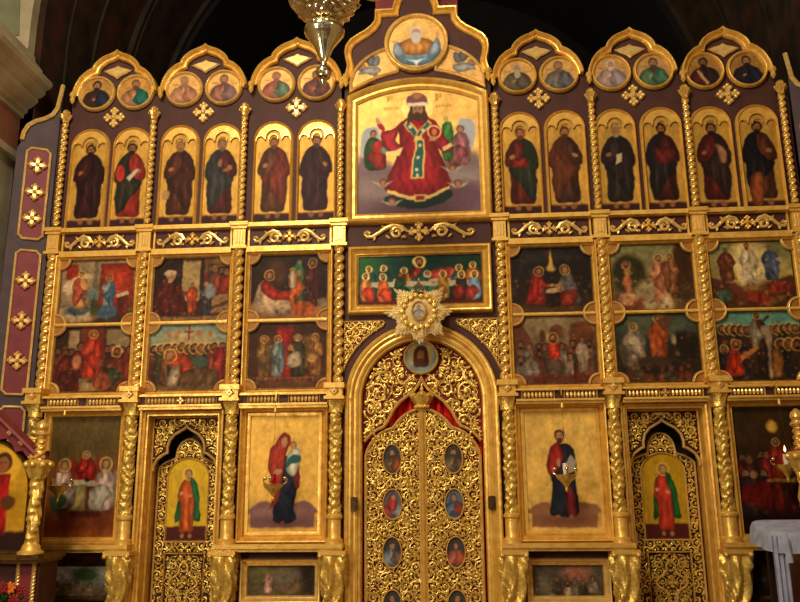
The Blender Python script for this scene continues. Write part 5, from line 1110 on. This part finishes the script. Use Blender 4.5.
icon_case(3.765, 'right', -1)
# flowers before the left case
t = thing('flower_arrangement', 'bunch of orange and red flowers with leaves below the left icon case', 'flowers', (-3.36, -1.45, 0))
mb = MB().lathe([(.1, 0), (.12, .05), (.05, .2), (.045, .45), (.1, .6), (.12, .7), (.11, .7)], n=18); part('vase', mb, BRASS, t)
mb = MB(); R = random.Random(12)
for k in range(70):
    a = R.uniform(0, 2 * PI); r_ = R.uniform(.02, .16); mb.ball((r_ * cos(a), r_ * sin(a), .70 + R.uniform(0, .16)), .018, .03, .06, 6, 4, rot=R.uniform(-1.2, 1.2))
part('foliage', mb, LEAF, t)
for k, (x, y, z, m) in enumerate(((.1, -.1, .95, FLOWO), (.16, -.06, .93, FLOWR), (.05, -.12, .955, FLOWR), (.15, -.12, .86, FLOWR))):
    x += .05; z -= .06; mb = MB()
    for q in range(8): mb.ball((x + .028 * cos(q * PI / 4), y - .01, z + .028 * sin(q * PI / 4)), .024, .012, .014, 7, 4, rot=q * PI / 4)
    mb.ball((x, y - .015, z), .014); part('blossom', mb, m, t)

# ------------------------------------------------------------------ cloth covered lectern at right
t = thing('cloth_covered_lectern', 'lectern draped with pale blue white cloth, front right', 'lectern', (2.945, -1.4, 0))
part('frame', MB().box(-.2, -.15, -.15, -.1, 0, 1.2).box(.15, .2, -.15, -.1, 0, 1.2).box(-.2, -.15, .12, .17, 0, 1.25).box(.15, .2, .12, .17, 0, 1.25).box(-.2, .2, -.14, -.11, .3, .36).box(-.24, .24, -.2, .22, 1.17, 1.2), BLACKW, t)
def cloth(w, d, top, drop, seed, n=60):
    mb = MB(); rows = []
    loop = []
    for k in range(n):
        a = 2 * PI * k / n; c, s = cos(a), sin(a); q = 1 / (abs(c) ** 5 + abs(s) ** 5) ** .2
        loop.append((w * c * q, d * s * q))
    zs = [(.6, 0), (.92, .0), (.99, -.012), (1.03, -.04), (1.05, -.09)] + [(1.05 + .03 * i / 5, -.09 - (drop - .09) * i / 5) for i in range(1, 6)]
    vs = []
    for j, (q, z) in enumerate(zs):
        for k, (x, y) in enumerate(loop):
            fo = (.02 * sin(k * 1.3 + seed) + .014 * sin(k * 2.9)) * max(0, (j - 3)) / 6
            vs.append((x * (q + fo), y * (q + fo), top + z + .06 * (y / d) * .6))
    m = len(zs)
    fs = [(j * n + k, (j + 1) * n + k, (j + 1) * n + (k + 1) % n, j * n + (k + 1) % n) for j in range(m - 1) for k in range(n)] + [tuple(range(n))]
    return mb.add(vs, fs)
part('top_cloth', cloth(.29, .28, 1.325, .15, 1), CLOTH, t)
part('tabletop', MB().box(-.26, .26, -.24, .24, 1.2, 1.23), DRED, t)
mb = MB()
def hang(x0, x1, y, z0, z1, ph):
    n = 24; vs = []
    for yy in (0, .012):
        for z in (z0, (z0 + z1) / 2, z1):
            for i in range(n + 1):
                x = x0 + (x1 - x0) * i / n; vs.append((x, y + yy + .009 * sin(i * .8 + ph) + .004 * sin(i * 1.7), z))
    q = n + 1; fs = []
    for j in range(2):
        for i in range(n): fs += [(j * q + i, j * q + i + 1, (j + 1) * q + i + 1, (j + 1) * q + i), (3 * q + j * q + i, 3 * q + (j + 1) * q + i, 3 * q + (j + 1) * q + i + 1, 3 * q + j * q + i + 1)]
    for j in range(2): fs += [(j * q, (j + 1) * q, (j + 4) * q, (j + 3) * q), (j * q + n, (j + 3) * q + n, (j + 4) * q + n, (j + 1) * q + n)]
    return vs, fs
mb.add(*hang(-.295, -.19, -.26, .35, 1.26, 0)); mb.add(*hang(-.05, .26, -.26, .8, 1.26, 2)); part('hanging_cloth', mb, CLOTH, t)
part('cone_fold', MB().lathe([(.03, 1.08), (.022, 1.15), (.012, 1.22), (.004, 1.29)], (-.215, -.33, 0), 12), CLOTH, t)

# ------------------------------------------------------------------ hanging oil lamps
def lamp(x, z, y, label, glass, tall, lit):
    t = thing('hanging_oil_lamp', label, 'lamp', (x, y, z), 'oil lamps hanging before the lower icons')
    b = MB().lathe([(.004, -.14), (.014, -.12), (.01, -.1), (.02, -.085), (.028, -.07), (.05, -.045), (.078, -.02), (.09, .005), (.098, .015), (.088, .017), (.06, -.005), (.02, -.02)], n=18, fn=lambda r_, zz, a: r_ * (1 + .05 * cos(9 * a)))
    part('bowl', b, GOLD2, t)
    for k in range(3):
        a = k * 2 * PI / 3 + .5; m = MB().tube(spiral(0, 0, .025, .006, 0, 1, 8), .006, 5); c, s = cos(a), sin(a)
        part('arm', MB().tube([(.1 * c, .1 * s, .02), (.125 * c, .125 * s, .03), (.13 * c, .13 * s, .06), (.11 * c, .11 * s, .07)], .009, 6).ball((.11 * c, .11 * s, .07), .018), BRASS, t)
    part('glass_cup', MB().lathe([(.012, .0), (.022, .02), (.026, .07), (.024, .07 + tall)], n=14), glass, t)
    if lit: part('flame', MB().lathe([(.003, .09 + tall), (.011, .105 + tall), (.008, .125 + tall), (.001, .15 + tall)], n=8), FLAME, t)
    ch = MB(); top = 2.5 - z
    for k in range(3):
        a = k * 2 * PI / 3 + .5; ch.tube([(.11 * cos(a), .11 * sin(a), .07), (0, 0, min(.45, top - .2))], .0012, 4)
    ch.tube([(0, 0, min(.45, top - .2)), (0, 0, top)], .0015, 4); part('chain', ch, BRONZE, t)
    part('hook', MB().tube([(0, 0, top - .02), (0, .02, top + .06), (0, -y - .18, top + .04)], .004, 6).lathe([(.003, top - .15), (.016, top - .135), (.01, top - .09), (.003, top - .08)], n=10), GOLD, t)
lamp(-3.50, 1.67, -.34, 'gold oil lamp with a candle, hanging before the three guests painting', WHITEG, .07, False)
lamp(-1.40, 1.67, -.34, 'gold oil lamp hanging before the woman and child icon', REDGL, .04, False)
lamp(1.34, 1.73, -.34, 'gold oil lamp hanging before the book holding man icon', WHITEG, .05, False)
lamp(3.33, 1.80, -.34, 'lit oil lamp with red glow, hanging before the dark crowd painting', WHITEG, .04, True)

# ------------------------------------------------------------------ brass chandelier
t = thing('brass_chandelier', 'polished brass chandelier hanging from above, only its lower bulb in view', 'chandelier', (-.605, -2.5, 0))
part('pendant', MB().lathe([(.004, 4.615), (.02, 4.64), (.028, 4.66), (.02, 4.675), (.05, 4.69), (.064, 4.725), (.055, 4.765), (.025, 4.785), (.022, 4.82), (.04, 4.86), (.075, 4.95), (.13, 5.03), (.155, 5.065), (.158, 5.09), (.145, 5.12), (.11, 5.15), (.09, 5.165)], n=48), BRASS, t)
def emb(r_, z, a): return r_ * (1 + .05 * sin(11 * a + 3 * sin(z * 30)) * sin(z * 62 + 2 * sin(5 * a)) + .035 * sin(17 * a - z * 70) + .02 * cos(6 * a))
part('globe', MB().lathe([(.09 if k == 0 else .28 * sin(.35 + 2.45 * k / 90) ** .85, 5.165 + .5 * k / 90) for k in range(91)], n=110, fn=emb), BRASS, t)
part('stem', MB().lathe([(.1, 5.66), (.06, 5.72), (.04, 5.8), (.06, 6.0), (.03, 6.1), (.03, 6.6), (.05, 6.65), (.01, 6.7)], n=20), BRASS, t)
for k in range(8):
    a = k * PI / 4 + .2; c, s = cos(a), sin(a)
    arm = part('arm', MB().tube([(q * c, q * s, z) for q, z in ((.2, 5.62), (.4, 5.62), (.6, 5.68), (.75, 5.78), (.8, 5.85))], .016, 7).lathe([(.02, 5.85), (.06, 5.87), (.06, 5.88), (.02, 5.9)], (.8 * c, .8 * s, 0), 12), BRASS, t)
    part('candle', MB().lathe([(.014, 5.88), (.014, 6.02)], (.8 * c, .8 * s, 0), 10), WHITEG, arm)
part('chain', MB().tube([(0, 0, 6.69), (0, 0, 9.9)], .012, 6), BRASS, t)

# ------------------------------------------------------------------ the building around
struct('floor', MB().box(-7, 7, -10, 6.5, -.1, 0), FLOORM)
WX = 4.58
for s, nmx in ((-1, 'left'), (1, 'right')):
    mb = MB()
    a, b = sorted((s * WX, s * (WX + .5)))
    mb.box(a, b, -6.5, .12, 0, 5.85); struct('wall_' + nmx, mb, STONE)
    mb = MB().box(min(s * (WX - .012), s * WX), max(s * (WX - .012), s * WX), -6.5, .12, 5.35, 5.86); struct('trim_1' if s < 0 else 'trim_2', mb, PINKM)
    prof = [(0, 5.80), (.05, 5.81), (.05, 5.86), (.09, 5.88), (.09, 5.92), (.13, 5.94), (.2, 6.0), (.2, 6.05), (.24, 6.06), (.28, 6.1), (.28, 6.14), (.34, 6.17), (.36, 6.22), (.33, 6.26), (.22, 6.34), (.21, 6.41), (.12, 6.52), (.1, 6.6), (.06, 6.63), (-.3, 6.64), (-.3, 5.8)]
    vs = [(s * (WX - p), y, z) for y in (-6.5, .12) for p, z in prof]; n = len(prof)
    struct('trim_3' if s < 0 else 'trim_4', MB().add(vs, [(k, (k + 1) % n, n + (k + 1) % n, n + k) for k in range(n)] + [tuple(range(n)), tuple(range(2 * n - 1, n - 1, -1))]), STONE)
    # lower string moulding
    mb = MB().box(min(s * (WX - .07), s * WX), max(s * (WX - .07), s * WX), -6.5, .12, 5.28, 5.36); struct('trim_5' if s < 0 else 'trim_6', mb, STONE)
# wall above the cornice pierced by the chancel arch
def archwall(name, r0, zc, y0, y1, m, outer, ztop=11.5, n=48):
    a = arc(0, zc, r0, 0, PI, n)
    poly = [(r0, 6.6)] + a + [(-r0, 6.6), (-outer, 6.6), (-outer, ztop), (outer, ztop), (outer, 6.6)]
    struct(name, MB().prism(poly, y0, y1), m)
archwall('wall_chancel', 4.50, 7.0, .0, .14, STONE, 6.5)
def ringband(name, r0, r1, zc, y0, y1, m, n=56):
    o = arc(0, zc, r1, 0, PI, n); i_ = arc(0, zc, r0, PI, 0, n)
    struct(name, MB().prism([(r1, 5.2)] + o + [(-r1, 5.2), (-r0, 5.2)] + i_ + [(r0, 5.2)], y0, y1), m)
k = 7
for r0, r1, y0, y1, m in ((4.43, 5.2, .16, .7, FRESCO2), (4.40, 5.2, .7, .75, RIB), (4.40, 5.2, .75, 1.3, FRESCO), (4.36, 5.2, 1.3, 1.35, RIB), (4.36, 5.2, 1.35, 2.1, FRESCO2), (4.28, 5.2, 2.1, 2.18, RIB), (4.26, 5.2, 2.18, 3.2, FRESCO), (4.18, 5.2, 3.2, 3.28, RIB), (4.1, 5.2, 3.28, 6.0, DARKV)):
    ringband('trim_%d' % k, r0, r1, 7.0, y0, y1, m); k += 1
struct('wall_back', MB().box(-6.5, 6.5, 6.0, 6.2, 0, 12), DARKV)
for s, nmx in ((-1, 'chancel_left'), (1, 'chancel_right')):
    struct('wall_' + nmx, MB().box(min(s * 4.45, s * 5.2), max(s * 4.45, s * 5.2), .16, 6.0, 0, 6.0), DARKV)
# inlaid grey-green panel on the arch pier face (left and right)
for s in (-1, 1):
    struct('trim_%d' % k, MB().prism([(s * 4.62, 6.8), (s * 4.9, 6.8), (s * 4.95, 8.3), (s * 4.72, 8.0)], -.012, .0), GREYM); k += 1
struct('ceiling', MB().box(-6.5, 6.5, -10, 6.2, 11.5, 11.7), STONE)

# ------------------------------------------------------------------ light, world, camera
w = bpy.data.worlds.new('nave_glow_patches'); SC.world = w; w.use_nodes = True
wn = w.node_tree.nodes; wl = w.node_tree.links
tc = wn.new('ShaderNodeTexCoord'); nz = wn.new('ShaderNodeTexNoise'); nz.inputs['Scale'].default_value = 3.2; nz.inputs['Detail'].default_value = 2
rp = wn.new('ShaderNodeValToRGB'); rp.color_ramp.elements[0].position = .42; rp.color_ramp.elements[1].position = .66  # invented patches of glow, added so gold and brass reflect with more contrast
rp.color_ramp.elements[0].color = (.10, .06, .03, 1); rp.color_ramp.elements[1].color = (1, .86, .62, 1)
wl.new(tc.outputs['Generated'], nz.inputs['Vector']); wl.new(nz.outputs['Fac'], rp.inputs[0]); wl.new(rp.outputs[0], wn['Background'].inputs[0]); wn['Background'].inputs[1].default_value = .62
def area(name, loc, tgt, sx, sy, power, col):
    l = bpy.data.lights.new(name, 'AREA'); l.shape = 'RECTANGLE'; l.size = sx; l.size_y = sy; l.energy = power; l.color = col
    o = bpy.data.objects.new(name, l); COL.objects.link(o); o.location = loc
    o.rotation_euler = (Vector(tgt) - Vector(loc)).to_track_quat('-Z', 'Y').to_euler(); return o
area('nave_window_light', (-2.4, -8.5, 8.6), (-.3, 0, 3.6), 1.6, 2.2, 640, (1, .89, .69))
area('side_window_light', (5.2, -7.5, 5.6), (0, 0, 3.4), 1., 2., 75, (1, .72, .42))
area('aisle_window_light', (-4.3, -7.5, 3.2), (-1, 0, 2.4), .9, 1.6, 150, (1, .89, .69))
for k in range(4):
    a = k * PI / 2 + .4
    l = bpy.data.lights.new('candle_light', 'POINT'); l.energy = 9; l.color = (1, .72, .4); l.shadow_soft_size = .06
    o = bpy.data.objects.new('candle_light', l); COL.objects.link(o); o.location = (-.605 + .8 * cos(a), -2.5 + .8 * sin(a), 6.2)
p, r_, y = (math.radians(q) for q in (13.447926, -.482048, -3.988028))
f = Vector((sin(y) * cos(p), cos(y) * cos(p), sin(p))); r0 = Vector((cos(y), -sin(y), 0)); u0 = r0.cross(f)
ri = r0 * cos(r_) + u0 * sin(r_); upv = -r0 * sin(r_) + u0 * cos(r_)
cam = bpy.data.cameras.new('camera'); cam.sensor_width = 36; cam.lens = 36.0; cam.sensor_fit = 'HORIZONTAL'; cam.clip_end = 100
co = bpy.data.objects.new('camera', cam); COL.objects.link(co)
M = Matrix((ri, upv, -f)).transposed().to_4x4(); M.translation = Vector((.35, -8, 1.6)); co.matrix_world = M
SC.camera = co
vs = SC.view_settings
vs.view_transform = 'Standard'; vs.look = 'None'; vs.gamma = 1; vs.use_curve_mapping = False; vs.exposure = 0
